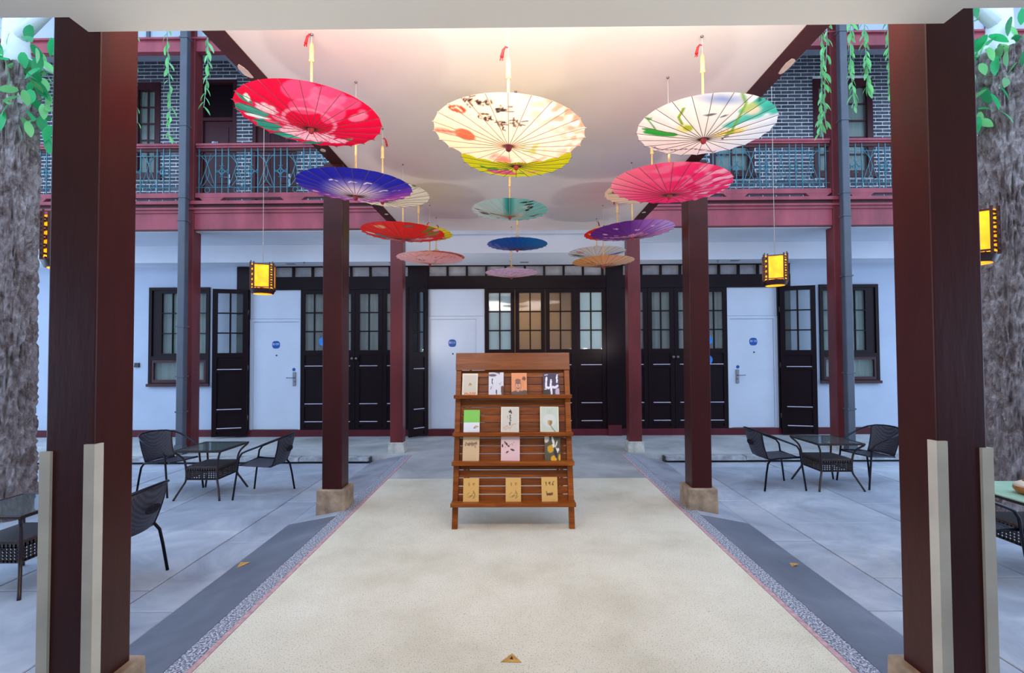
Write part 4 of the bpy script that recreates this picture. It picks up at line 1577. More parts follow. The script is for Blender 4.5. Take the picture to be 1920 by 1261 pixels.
def pt_white2(p):
    p.leaf(-0.95, -0.25, 0.6, 0.14, -0.25, (110, 140, 120))
    p.leaf(-0.9, -0.1, 0.5, 0.08, 0.0, (60, 90, 80))
    p.flower(-0.62, 0.3, 0.14, (255, 190, 180), (240, 130, 130), 6)
    p.leaf(0.3, 0.0, 0.7, 0.1, 0.15, (60, 110, 190))
    p.leaf(0.5, -0.2, 0.5, 0.08, 0.3, (120, 170, 220))
    p.leaf(0.6, 0.1, 0.35, 0.05, 0.1, (30, 80, 130))


def pt_amber(p):
    p.put(np.clip(-p.u * 1.2 + 0.1, 0, 1) * 0.8, (244, 166, 84))
    p.put(np.clip(p.u * 1.2, 0, 1) * 0.6, (232, 208, 180))
    m = np.clip(1 - np.hypot(p.u / 0.45, (p.v + 0.3) / 0.45), 0, 1) * np.clip(p.nz(26, 4) * 3, 0, 1)
    p.put(m, (224, 110, 90))
    for k in range(12):
        r = random.Random(k + 5)
        x, y = r.uniform(-0.7, 0.4), r.uniform(-0.75, 0.1)
        p.stroke([(x, y), (x + 0.12, y + r.uniform(-0.1, 0.1))], 0.018, (96, 70, 60))


def pt_deepblue(p):
    p.put(np.clip(p.u * 1.2 + 0.2, 0, 1) * 0.7, (0, 130, 190))
    m = np.clip((-p.v - 0.4 - p.u * 0.6) * 3, 0, 1) * np.clip(p.nz(18, 4) * 3 + 0.3, 0, 1)
    p.put(m, (150, 140, 220))


def pt_palepink(p):
    m = np.clip(p.nz(30, 4) * 1.5, 0, 1)
    p.put(m * 0.5, (246, 220, 238))
    m = np.clip(p.nz(24, 14) * 2 - 0.5, 0, 1)
    p.put(m * 0.5, (190, 130, 176))


NR = 24


def canopy_mesh(R, h, nr, ns, base, fn, vsh=0.0):
    us, vs, vv, ff = [], [], [], []
    for i in range(nr + 1):
        t = 0.03 + 0.97 * i / nr
        for j in range(ns):
            a = 2 * math.pi * j / ns
            fr = (j * NR / ns) % 1.0
            k = math.sin(math.pi * fr)
            scal = math.cos(math.pi / NR) / math.cos((fr - 0.5) * 2 * math.pi / NR)   # straight edge between ribs
            r = R * t * (1 - (1 - scal) * t - 0.006 * k * t ** 3)
            x, y = r * math.cos(a), r * math.sin(a)
            z = h * t ** 1.12 + 0.004 * k * t * (R / 0.42)
            vv.append((x, y, z))
            us.append(x / R)
            vs.append(-y / R - vsh)
    for i in range(nr):
        for j in range(ns):
            j2 = (j + 1) % ns
            ff.append((i * ns + j, i * ns + j2, (i + 1) * ns + j2, (i + 1) * ns + j))
    me = bpy.data.meshes.new('canopy')
    me.from_pydata(vv, [], ff)
    p = Paint(np.array(us), np.array(vs), base)
    fn(p)
    at = me.color_attributes.new('print', 'FLOAT_COLOR', 'POINT')
    c = np.ones((len(vv), 4), np.float32)
    c[:, :3] = p.lin()
    at.data.foreach_set('color', c.ravel())
    me.materials.append(M['canopy'])
    me.polygons.foreach_set('use_smooth', [True] * len(ff))
    me.update()
    return me


rib_unit = {}


def umbrella(cx, cy, Y, wpx, roll, rod, base, fn, label, tass=1, hi=False, pit=0.0, h=None, vsh=0.0):
    R = wpx / 2 * Y / FPX
    h = h or 0.17 * R
    rot = Matrix.Rotation(math.radians(pit), 4, 'X') @ Matrix.Rotation(math.radians(roll), 4, 'Y')
    nrm = (rot.to_3x3() @ Vector((0, 0, 1)))
    apex = P(cx, cy, Y) - nrm * h
    t = thing('paper_umbrella', apex, label, 'umbrella', 'paper umbrellas hanging upside down from the path ceiling')
    nr, ns = (56, 216) if hi else (26, 120)
    cn = link('canopy', canopy_mesh(R, h, nr, ns, base, fn, vsh), t)
    cn.rotation_euler = rot.to_euler()
    key = (round(R, 3), round(h, 3))
    mb = MB()
    for k in range(2):
        pass
    pts = [(R * tt, 0, h * tt ** 1.12 - 0.0035) for tt in (0.03, 0.3, 0.55, 0.8, 1.0, 1.015)]
    rm = MB().tube(pts, 0.0017 if hi else 0.0014, 5).mesh('rib', 'rib_light' if sum(base) > 600 and base[2] > 180 and base[1] < 234 else 'rib')
    for k in range(NR):
        r = link('rib', rm, cn)
        r.rotation_euler = (0, 0, 2 * math.pi * k / NR)
    cap = MB().lathe([(0.004, -0.03), (0.013, -0.024), (0.02, 0.0), (0.022, 0.008), (0.008, 0.014)], 14)
    part('tip_cap', cap, 'tipcap', cn)
    # inner stretchers, seen only from above
    st = MB()
    for k in range(NR):
        a = 2 * math.pi * k / NR
        st.tube([(0.012 * math.cos(a), 0.012 * math.sin(a), 0.17), (R * 0.5 * math.cos(a), R * 0.5 * math.sin(a), h * 0.5 ** 1.12 + 0.012)], 0.0012, 4, cap=False)
    so = part('stretchers', st, 'bamboo', cn)
    # rod with thicker grip at the top, tassel, string to the ceiling
    top = rod
    part('rod', MB().tube([(0, 0, 0.0), (0, 0, top - 0.10)], 0.0075, 8), 'bamboo', t)
    part('grip', MB().lathe([(0.009, top - 0.11), (0.016, top - 0.105), (0.0125, top - 0.09), (0.0135, top - 0.03), (0.009, top)], 10), 'bamboo', t)
    zc = ZK - apex.z if apex.y < 7.2 else 3.382 - apex.z
    zc = max(zc, top + 0.01)
    part('hanging_string', MB().tube([(0, 0, top - 0.005), (0, 0, zc)], 0.0016, 5), 'string', t)
    part('ceiling_hook', MB().lathe([(0.004, zc - 0.012), (0.009, zc - 0.004), (0.009, zc)], 8), 'knob', t)
    tb = MB()
    s = tass
    zt = min(top + 0.055, zc - 0.005)
    tb.tube([(0, 0, zt), (s * 0.014, 0, zt + 0.004), (s * 0.026, 0, zt - 0.012), (s * 0.034, 0, zt - 0.05)], 0.004, 6, radii=[0.003, 0.005, 0.007, 0.010])
    for k in range(5):
        a = k * 1.256
        tb.tube([(s * 0.034 + 0.004 * math.cos(a), 0.004 * math.sin(a), zt - 0.048), (s * 0.036 + 0.009 * math.cos(a), 0.008 * math.sin(a), zt - 0.066)], 0.0022, 4)
    part('tassel', tb, 'tassel', t)
    return t


W_ = (250, 244, 236)
umbrella(584, 220, 2.73, 260, 1, 0.50, (212, 0, 56), pt_red, 'large crimson umbrella with pink peonies and pale petals, front row left', -1, True, vsh=0.12)
umbrella(955, 250, 2.45, 286, 3, 0.46, (244, 212, 188), pt_peach, 'peach umbrella with red sun, blossom and black brush writing, front row middle', -1, True)
umbrella(1320, 240, 2.78, 248, 3, 0.50, (238, 236, 228), pt_lotus, 'white umbrella with green lotus leaves and teal wash, front row right', -1, True)
umbrella(667, 350, 3.22, 211, 1, 0.46, (32, 36, 176), pt_blue, 'blue and purple umbrella with white centre, left of the ceiling', 1, True, pit=2, vsh=0.15)
umbrella(1256, 347, 3.20, 220, 3, 0.46, (250, 40, 110), pt_pink, 'hot pink umbrella with pale blossom specks, right side', 1, True)
umbrella(968, 294, 3.36, 209, 1, 0.46, (238, 240, 20), pt_yellow, 'lemon yellow umbrella with pink flowers, mostly hidden behind the peach one', 1, True, vsh=0.2)
umbrella(718, 362, 3.9, 176, 3, 0.46, (254, 244, 214), pt_cream, 'plain cream umbrella half hidden behind the blue one', 1)
umbrella(1222, 354, 3.9, 176, -4, 0.46, (250, 224, 200), pt_creampink, 'cream umbrella whose tip shows left of the hot pink one', -1)
umbrella(956, 394, 4.6, 144, 1, 0.40, (196, 228, 222), pt_teal, 'white and teal umbrella with black ink landscape, centre', 1, True)
umbrella(756, 436, 4.65, 156, 2, 0.46, (250, 22, 10), pt_red2, 'scarlet umbrella with pink flowers along its rim, left', 1, True, vsh=0.4)
umbrella(785, 437, 5.5, 127, 2, 0.40, (252, 232, 20), pt_yellow2, 'bright yellow umbrella peeping out behind the scarlet one', 1)
umbrella(1185, 433, 4.65, 156, -3, 0.46, (108, 28, 140), pt_purple, 'purple and lilac umbrella with pink blossom, right', 1, True, vsh=0.25)
umbrella(1157, 436, 5.5, 124, -3, 0.40, (248, 30, 14), pt_redsmall, 'red umbrella peeping out behind the purple one', -1)
umbrella(806, 484, 5.95, 124, 1, 0.46, (255, 186, 200), pt_pinkpl, 'rosy pink blossom umbrella, low on the left', -1)
umbrella(818, 481, 6.5, 107, 1, 0.44, (226, 104, 84), pt_orangered, 'orange-red umbrella edge behind the rosy pink one', 1)
umbrella(970, 458, 5.8, 114, 0, 0.40, (10, 84, 176), pt_deepblue, 'deep blue umbrella above the palest pink one', 1, vsh=0.35)
umbrella(1119, 473, 6.6, 108, -1, 0.44, (246, 240, 230), pt_white2, 'off-white umbrella with green and blue leaves, low on the right', 1)
umbrella(1131, 490, 6.0, 116, -1, 0.46, (240, 186, 130), pt_amber, 'amber and sand coloured umbrella, lowest on the right', 1, vsh=0.3)
umbrella(959, 511, 7.0, 99, 0, 0.46, (244, 200, 228), pt_palepink, 'pale lilac-pink umbrella, farthest and lowest in the centre', 1)

# ------------------------------------------------------------------ lanterns on long cords
def lantern(cx, cy, Y, label, rz):
    c = P(cx, cy, Y)
    t = thing('lantern', c, label, 'lantern', 'amber paper lanterns with dark wooden frames', rz)
    H, r1, r2 = 0.27, 0.118, 0.13
    hw = 0.080                  # half width of the broad faces
    for k in range(4):
        a = k * math.pi / 2
        R = Matrix.Rotation(a, 4, 'Z')
        part('paper_panel', MB().box(-hw + 0.008, hw - 0.008, -r1, -r1 + 0.003, -H / 2 + 0.008, H / 2 - 0.008, R), 'amber', t)
        fr = MB()
        for s in (-1, 1):
            fr.box(s * hw - 0.008, s * hw + 0.008, -r1 - 0.008, -r1 + 0.010, -H / 2 - 0.02, H / 2 + 0.018, R)
        fr.box(-hw, hw, -r1 - 0.006, -r1 + 0.008, H / 2 - 0.012, H / 2, R)
        fr.box(-hw, hw, -r1 - 0.006, -r1 + 0.008, -H / 2, -H / 2 + 0.012, R)
        part('frame', fr, 'lantern_wood', t)
        # fretwork corner: small wood bars with gaps, paper behind
        a0 = Vector((hw + 0.008, -r1, 0))
        a1 = Vector((r1, -hw - 0.008, 0))
        fb = MB()
        for q in range(9):
            z = -H / 2 + 0.02 + q * (H - 0.04) / 8
            fb.bar(R @ (a0 + Vector((0, 0, z))), R @ (a1 + Vector((0, 0, z + (0.008 if q % 2 else -0.008)))), 0.010, 0.014)
        mid = (a0 + a1) / 2
        fb.bar(R @ (mid + Vector((0.006, -0.006, -H / 2))), R @ (mid + Vector((0.006, -0.006, H / 2 + 0.03))), 0.010, 0.010)
        part('fretwork', fb, 'lantern_wood', t)
        pp = [R @ (a0 + Vector((-0.008, 0.008, -H / 2))), R @ (a1 + Vector((-0.008, 0.008, -H / 2))), R @ (a1 + Vector((-0.008, 0.008, H / 2))), R @ (a0 + Vector((-0.008, 0.008, H / 2)))]
        part('corner_paper', MB().add(pp, [(0, 1, 2, 3)]), 'amber', t)
    cl = MB().lathe([(0.136, -H / 2 - 0.003), (0.112, -H / 2 - 0.06), (0.100, -H / 2 - 0.06), (0.120, -H / 2 - 0.003)], 8, cap=False)
    part('lower_collar', cl, 'lantern_wood', t)
    part('light_disc', MB().lathe([(0.098, -H / 2 - 0.062), (0.098, -H / 2 - 0.056)], 24), 'amber', t)
    part('top_board', MB().lathe([(0.115, H / 2 - 0.01), (0.115, H / 2)], 8), 'lantern_wood', t)
    part('cord', MB().tube([(0, 0, H / 2), (0, 0, 6.35 - c.z)], 0.003, 5), 'string', t)
    l = bpy.data.lights.new('lantern_bulb', 'POINT')
    l.energy = 6
    l.color = (1, 0.6, 0.2)
    l.shadow_soft_size = 0.05
    lo = bpy.data.objects.new('lantern_bulb', l)
    lo.location = (0, 0, 0)
    lo.parent = t
    COL.objects.link(lo)
    return t, c


lan = [lantern(493, 519, 5.45, 'glowing amber lantern hanging before the left white door', 0.38),
       lantern(1453, 503, 5.45, 'glowing amber lantern hanging before the right white door', -0.42),
       lantern(126, 450, 3.2, 'glowing amber lantern mostly hidden behind the near left column', 0.7),
       lantern(1822, 440, 3.2, 'glowing amber lantern half hidden behind the near right column', -0.66)]
for (Y, lab) in ((5.45, 'thin steel cable over the court carrying the far lanterns'), (3.2, 'thin steel cable over the court carrying the near lanterns')):
    c = MB().tube([(-XE, 0, 0), (XE, 0, 0)], 0.006, 5)
    tag(part('cable', c, 'black', None, (0, Y, 6.35)), lab, 'cable')

# ------------------------------------------------------------------ tree trunks with pale upper stems and foliage
def leaf_mesh(L, wd, mat, name='leaf', curl=0.15):
    mb = MB()
    n = 5
    vs = []
    for i in range(n + 1):
        t = i / n
        ww = wd * math.sin(math.pi * (0.08 + 0.9 * t)) ** 0.8
        z = -curl * L * t * t
        vs += [(t * L, -ww, z + 0.15 * ww), (t * L, 0, z), (t * L, ww, z + 0.15 * ww)]
    fs = []
    for i in range(n):
        a = i * 3
        fs += [(a, a + 3, a + 4, a + 1), (a + 1, a + 4, a + 5, a + 2)]
    mb.add(vs, fs, True)
    return mb.mesh(name, mat)


def trunk(cx, Y, zt, label, side, seed):
    c = Vector((P(cx, 660, Y).x, Y, ZC))
    t = thing('tree', c, label, 'tree')
    na, nz = 150, 360
    R0 = 0.20
    H = zt - ZC
    vs, fs = [], []
    for i in range(nz + 1):
        z = H * i / nz
        tt = i / nz
        for j in range(na):
            a = 2 * math.pi * j / na
            ca, sa = math.cos(a), math.sin(a)
            r = R0 * (1.06 - 0.14 * tt + 0.45 * math.exp(-z * 7))
            q = Vector((ca * 1.2, sa * 1.2, z * 0.9 + seed))
            r += 0.02 * mnoise.noise(q * 1.4)
            w1 = Vector((ca * 3.2, sa * 3.2, z * 1.6 + seed * 3))
            wv = mnoise.noise(w1)
            q2 = Vector((ca * 6.0 + wv, sa * 6.0 + wv, z * 5.0 + seed))
            f1 = 1 - abs(mnoise.noise(q2)) * 2.6
            q3 = Vector((ca * 14, sa * 14, z * 16 + seed + wv))
            f2 = mnoise.noise(q3)
            r += 0.036 * max(-0.8, f1) + 0.026 * f2 - 0.018
            zz = z
            if i == nz:
                zz = z + 0.06 * mnoise.noise(Vector((ca * 4, sa * 4, seed))) + 0.03 * mnoise.noise(Vector((ca * 13, sa * 13, seed)))
            vs.append((r * ca, r * sa, zz))
    for i in range(nz):
        for j in range(na):
            j2 = (j + 1) % na
            fs.append((i * na + j, i * na + j2, (i + 1) * na + j2, (i + 1) * na + j))
    mb = MB().add(vs, fs, False)
    part('bark', mb, 'bark', t)
    up = MB().tube([(side * -0.02, 0, H - 0.4), (side * -0.03, 0, H + 0.2), (side * -0.01, 0, H + 0.9), (side * 0.04, 0, H + 1.9)], 0.15, 14, radii=[0.15, 0.105, 0.08, 0.07])
    part('upper_stem', up, 'lit_trunk', t)
    br = MB()
    br.tube([(side * 0.0, 0, H + 0.25), (-side * 0.5, -0.1, H + 0.55), (-side * 1.3, -0.2, H + 1.1)], 0.05, 10, radii=[0.07, 0.05, 0.03])
    br.tube([(side * 0.0, 0, H + 0.7), (-side * 0.4, 0.2, H + 1.2), (-side * 0.9, 0.2, H + 1.5)], 0.04, 10, radii=[0.05, 0.04, 0.02])
    br.tube([(side * 0.0, 0, H + 0.1), (-side * 0.35, 0.1, H - 0.0), (-side * 0.6, 0.15, H - 0.2)], 0.03, 8, radii=[0.05, 0.03, 0.01])
    part('branch', br, 'lit_trunk', t)
    rr = random.Random(seed * 10 + 1)
    lm = leaf_mesh(0.17, 0.042, 'leaf_deep')
    lm2 = leaf_mesh(0.14, 0.035, 'leaf')
    for k in range(130):
        if k < 70:
            x = -side * rr.uniform(0.08, 0.62)
            z = H + rr.uniform(-0.75, 0.45)
            if z < H - 0.05:
                x = -side * rr.uniform(0.26, 0.46)
        elif k < 100:
            x = side * rr.uniform(-0.1, 0.4)
            z = H + rr.uniform(-0.25, 0.5)
        else:
            x = rr.uniform(-1.3, 0.6) * side
            z = H + rr.uniform(0.5, 1.5)
        y = rr.uniform(-0.34, 0.2)
        o = link('leaf', lm if rr.random() < 0.6 else lm2, t, (x, y, z))
        o.rotation_euler = (rr.uniform(-0.9, 0.9), rr.uniform(0.2, 1.5), rr.uniform(0, 6.28))
    return t, c


trunk(13, 4.72, 4.38, 'thick rough-barked tree trunk at the far left of the courtyard', -1, 2)
trunk(1898, 4.72, 4.42, 'thick rough-barked tree trunk at the far right of the courtyard', 1, 5)

# hanging leafy vines
vl_me = leaf_mesh(0.086, 0.0135, 'leaf', 'leaf', 0.25)


def vine(px, pyb, Y, label, dense=1.0, seed=0, pyt=-60):
    r = random.Random(seed)
    pb = P(px, pyb, Y)
    zt = 5.25
    t = thing('hanging_vine', (pb.x, Y, zt), label, 'vine', 'leafy vines hanging over the court')
    L = zt - pb.z
    pts = []
    n = 26
    for i in range(n + 1):
        s = i / n
        pts.append((0.02 * math.sin(s * 7 + seed) * s, 0.015 * math.sin(s * 5 + 2 * seed), -L * s))
    part('stem', MB().tube(pts, 0.003, 5), 'stem', t)
    z = 0.35
    side = 1
    while z < L:
        i = min(n - 1, int(z / L * n))
        x, y, _ = pts[i]
        for k in range(1 if r.random() < 0.6 else 2):
            o = link('leaf', vl_me, t, (x, y, -z))
            s = r.uniform(0.8, 1.25)
            o.scale = (s, s, s)
            az = (0 if side > 0 else math.pi) + r.uniform(-0.7, 0.7)
            o.rotation_euler = (r.uniform(-0.6, 0.6), r.uniform(0.75, 1.25), az)
        side = -side
        z += r.uniform(0.028, 0.055) / dense
    return t


vines = [(252, 230, 4.4, 'thin vine hanging just right of the near left column'), (313, 262, 4.4, 'long leafy vine hanging left of the left drainpipe'),
         (386, 203, 4.4, 'short vine hanging right of the left tall column'), (1541, 252, 4.4, 'long dense vine hanging left of the right drainpipe'),
         (1552, 236, 4.5, 'thin sparse vine close behind the long dense vine, left of the right drainpipe'),
         (1600, 203, 4.4, 'dense vine hanging just right of the right drainpipe'), (1624, 170, 4.4, 'shorter vine between drainpipe and near right column'),
         (1669, 178, 4.4, 'vine hanging at the inner edge of the near right column')]
for i, (px, pb_, Y, lab) in enumerate(vines):
    vine(px, pb_, Y, lab, (0.8 if px < 1000 else 1.3) if px not in (252, 1552) else 0.6, i + 1)
for sgn in (-1, 1):
    mb = MB().tube([(sgn * 2.2, 0, 0), (sgn * 3.4, 0.02, 0.03), (sgn * 4.8, 0.0, -0.02)], 0.012, 8)
    tag(part('vine_branch', mb, 'stem', None, (0, 4.42, 5.25)), '%s horizontal branch over the court from which the vines hang' % ('left' if sgn < 0 else 'right'), 'branch')
for (x, y, z) in ((-2.2, 4.42, 5.25), (2.2, 4.42, 5.25)):
    pass


# ------------------------------------------------------------------ tables and chairs
def make_table(loc, label, wx, wy, topmat='glass', rz=0.0, parent=None):
    t = thing('garden_table', loc, label, 'table', None, rz)
    H = 0.535
    hx, hy = wx / 2, wy / 2
    fr = MB()
    q = 0.022
    fr.box(-hx, hx, -hy, -hy + q, H - 0.022, H).box(-hx, hx, hy - q, hy, H - 0.022, H)
    fr.box(-hx, -hx + q, -hy + q, hy - q, H - 0.022, H).box(hx - q, hx, -hy + q, hy - q, H - 0.022, H)
    part('top_frame', fr, 'table_metal', t, bevel=0.004)
    if topmat == 'glass':
        part('glass_top', MB().box(-hx + q, hx - q, -hy + q, hy - q, H - 0.010, H - 0.003), 'glass', t)
    else:
        part('table_top', MB().box(-hx - 0.01, hx + 0.01, -hy - 0.01, hy + 0.01, H + 0.0005, H + 0.012), 'green_top', t, bevel=0.003)
    bx, by = hx * 0.66, hy * 0.66
    zt, zb = 0.345, 0.20
    for sx in (-1, 1):
        for sy in (-1, 1):
            pts = []
            ctrl = [(hx - 0.01, hy - 0.01, H - 0.02), (bx + 0.02, by + 0.02, H - 0.10), (bx + 0.0, by + 0.0, zt - 0.02), (bx + 0.0, by + 0.0, zb), (bx + 0.03, by + 0.03, 0.12), (hx - 0.01, hy - 0.01, 0.0)]
            for i in range(len(ctrl) - 1):
                p0 = Vector(ctrl[max(0, i - 1)])
                p1 = Vector(ctrl[i])
                p2 = Vector(ctrl[i + 1])
                p3 = Vector(ctrl[min(len(ctrl) - 1, i + 2)])
                for k in range(4):
                    s = k / 4
                    pts.append(0.5 * ((2 * p1) + (-p0 + p2) * s + (2 * p0 - 5 * p1 + 4 * p2 - p3) * s * s + (-p0 + 3 * p1 - 3 * p2 + p3) * s ** 3))
            pts.append(Vector(ctrl[-1]))
            part('leg', MB().tube([(p.x * sx, p.y * sy, max(p.z, 0.011) if i < len(pts) - 1 else 0.0) for i, p in enumerate(pts)], 0.011, 8), 'table_metal', t)
    part('shelf', MB().box(-bx, bx, -by, by, zt - 0.012, zt), 'weave_brown', t)
    # pierced basket sides
    for (ax, s) in (('x', -1), ('x', 1), ('y', -1), ('y', 1)):
        mb = MB()
        hw = bx if ax == 'x' else by
        off = by if ax == 'x' else bx
        def B(a0, a1, z0, z1):
            if ax == 'x':
                mb.box(a0, a1, s * off - 0.005, s * off + 0.005, z0, z1)
            else:
                mb.box(s * off - 0.005, s * off + 0.005, a0, a1, z0, z1)
        B(-hw, hw, zt - 0.045, zt - 0.013)
        B(-hw, hw, zb, zb + 0.016)
        z = zb + 0.016
        rows = 4
        rh = (zt - 0.045 - z) / rows
        for k in range(rows + 1):
            B(-hw, hw, z + k * rh - 0.0045, z + k * rh + 0.0045)
        n = 13
        for k in range(n + 1):
            a = -hw + 2 * hw * k / n
            B(a - 0.005, a + 0.005, zb + 0.005, zt - 0.02)
        part('basket_side', mb, 'weave_brown', t)
    return t


def make_chair(loc, rz, label, group='woven armchairs with bent metal frames'):
    """faces +x"""
    t = thing('garden_chair', loc, label, 'chair', group, rz)
    r = 0.0105
    # loop: arm and back rail with the front legs
    right = [(0.235, -0.215, 0.0), (0.215, -0.21, 0.16), (0.19, -0.205, 0.34), (0.175, -0.205, 0.45), (0.14, -0.21, 0.50), (0.07, -0.22, 0.53), (-0.04, -0.235, 0.57), (-0.14, -0.235, 0.61), (-0.22, -0.21, 0.64), (-0.275, -0.15, 0.66), (-0.295, -0.07, 0.668)]
    pts = right + [(-0.30, 0, 0.67)] + [(x, -y, z) for x, y, z in reversed(right)]
    part('arm_frame', MB().tube(pts, r, 8), 'chair_metal', t)
    side = [(-0.235, -0.215, 0.0), (-0.205, -0.205, 0.2), (-0.185, -0.20, 0.30), (-0.15, -0.195, 0.345), (-0.08, -0.192, 0.355), (0.05, -0.19, 0.362), (0.19, -0.192, 0.372)]
    for s in (-1, 1):
        part('rear_leg', MB().tube([(x, y * s * -1 * -1, z) for x, y, z in [(a, b * s, c) for a, b, c in side]], r, 8), 'chair_metal', t)
    part('seat_rail', MB().tube([(0.17, -0.19, 0.368), (0.18, 0, 0.36), (0.17, 0.19, 0.368)], 0.008, 6).tube([(-0.15, -0.19, 0.347), (-0.15, 0.19, 0.347)], 0.008, 6), 'chair_metal', t)
    # seat
    mb = MB()
    n = 10
    vs = []
    for i in range(n + 1):
        for j in range(n + 1):
            x = -0.16 + 0.35 * i / n
            y = -0.185 + 0.37 * j / n
            vs.append((x, y, 0.358 + 0.012 * (x / 0.2) - 0.012 * math.sin(math.pi * j / n) * math.sin(math.pi * i / n)))
    fs = [(i * (n + 1) + j, (i + 1) * (n + 1) + j, (i + 1) * (n + 1) + j + 1, i * (n + 1) + j + 1) for i in range(n) for j in range(n)]
    o = part('seat', mb.add(vs, fs, True), 'weave', t)
    m = o.modifiers.new('thickness', 'SOLIDIFY')
    m.thickness = 0.012
    # back panel: upright woven cords between lower rail and back loop
    top = []
    ny = 26
    def loop_at(y):
        ay = abs(y)
        tab = [(-0.30, 0.0, 0.67), (-0.295, 0.07, 0.668), (-0.275, 0.15, 0.66), (-0.22, 0.21, 0.64)]
        for a, b in zip(tab[:-1], tab[1:]):
            if ay <= b[1]:
                k = (ay - a[1]) / (b[1] - a[1])
                return (a[0] + (b[0] - a[0]) * k, a[2] + (b[2] - a[2]) * k)
        return (-0.22, 0.64)
    mb = MB()
    vs = []
    nz = 8
    for j in range(ny + 1):
        y = -0.165 + 0.33 * j / ny
        xt, zt = loop_at(y * 1.12)
        xb, zb = -0.165 - 0.035 * math.cos(y / 0.165 * math.pi / 2), 0.348
        for k in range(nz + 1):
            s = k / nz
            vs.append((xb + (xt - xb) * s - 0.012 * math.sin(math.pi * s), y * (1 + 0.12 * s), zb + (zt - zb) * s))
    fs = [(j * (nz + 1) + k, (j + 1) * (nz + 1) + k, (j + 1) * (nz + 1) + k + 1, j * (nz + 1) + k + 1) for j in range(ny) for k in range(nz)]
    o = part('backrest', mb.add(vs, fs, True), 'weave', t)
    m = o.modifiers.new('thickness', 'SOLIDIFY')
    m.thickness = 0.008
    # raised oval motif in the weave
    cr = MB()
    for j in range(-8, 9):
        y = j * 0.0085
        xt, zt = loop_at(y)
        z = 0.51
        x = -0.2 + (xt + 0.2) * (z - 0.35) / (zt - 0.35) - 0.03
        hh = 0.03 * math.sqrt(max(0, 1 - (j / 9) ** 2))
        cr.tube([(x, y, z - hh), (x - 0.004, y + 0.004, z + hh)], 0.0022, 4)
    part('woven_motif', cr, 'chair_metal', t)
    edges = MB()
    for s in (-1, 1):
        pts = []
        for k in range(nz + 1):
            q = vs[(0 if s < 0 else ny) * (nz + 1) + k]
            pts.append(q)
        edges.tube(pts, 0.008, 6)
    part('back_frame', edges, 'chair_metal', t)
    return t


make_table((-3.42, 5.42, ZC), 'glass-topped garden table between two chairs, far left court', 0.52, 0.56)
make_table((3.635, 5.68, ZC), 'glass-topped garden table between two chairs, far right court', 0.53, 0.56, rz=0.0)
make_table((-3.43, 3.34, ZC), 'glass-topped garden table cut off by the left edge of the picture', 0.52, 0.53)
make_table((3.70, 3.50, ZC), 'garden table with pale green top at the right edge of the picture', 0.56, 0.56, 'green')
G_ = 'woven armchairs with bent metal frames'
make_chair((-2.81, 5.39, ZC), math.pi, 'dark woven armchair facing left, right of the far left table')
make_chair((-3.97, 5.53, ZC), math.radians(-17), 'dark woven armchair facing right, left of the far left table')
make_chair((3.02, 5.66, ZC), 0.02, 'dark woven armchair facing right, left of the far right table')
make_chair((4.17, 5.73, ZC), math.radians(191), 'dark woven armchair facing left, right of the far right table')
make_chair((-2.765, 3.29, ZC), math.pi + 0.03, 'dark woven armchair half hidden behind the near left column')
make_chair((3.16, 3.44, ZC), 0.0, 'dark woven armchair at the green table behind the near right column')

# pot on the green table
pp = P(1926, 920, 3.45)
t = thing('small_pot', (3.625, 3.43, ZC + 0.535 + 0.0125), 'squat orange-brown pot with cream shoulder on the green tabletop', 'pot')
part('body', MB().lathe([(0.045, 0.0), (0.075, 0.012), (0.092, 0.035), (0.09, 0.055)], 24), 'pot', t)
part('shoulder', MB().lathe([(0.0905, 0.0552), (0.08, 0.075), (0.05, 0.09), (0.04, 0.092)], 24), 'pot_cream', t)
part('lid', MB().lathe([(0.042, 0.0925), (0.03, 0.102), (0.01, 0.106), (0.008, 0.115), (0.012, 0.12), (0.004, 0.124)], 20), 'pot', t)

# ------------------------------------------------------------------ book stand
YF = 4.09
LEAN = 0.39 / 1.48
cxr = (P(847, 988, YF).x + P(1078, 985, YF).x) / 2
HWf = (P(1078, 985, YF).x - P(847, 988, YF).x) / 2
AL = math.atan(LEAN)


def rk(z):
    return YF + LEAN * z


def zr(py):
    """height on the leaning front plane seen at image row py"""
    d = CROT @ Vector((0, -(py - PY0) / FPX, -1.0))
    k = d.z / d.y
    return (1.48 + k * YF) / (1 - k * LEAN)


rack = thing('book_stand', (cxr, YF, 0), 'leaning orange-brown slatted wooden book stand in the middle of the path', 'book stand')
# local frame of the leaning face: y = LEAN*z
def shear(mb):
    mb.v = [(x, y + LEAN * z, z) for x, y, z in mb.v]
    return mb


HB = HWf - 0.0
zt = zr(661)
stw = 0.048


def xhalf(z):
    return HB - 0.0 * z


for s in (-1, 1):
    part('side_post', shear(MB().box(s * (HB - stw), s * HB, -0.012, 0.03, 0.0, zt - 0.005)), 'wood', rack, bevel=0.003)
zh0 = zr(693)
part('header_board', shear(MB().box(-HB - 0.004, HB + 0.004, -0.028, -0.0125, zh0, zt)), 'wood', rack, bevel=0.003)
shelf_y = [739, 808.5, 862, 938]
zsh = [zr(p_) for p_ in shelf_y]
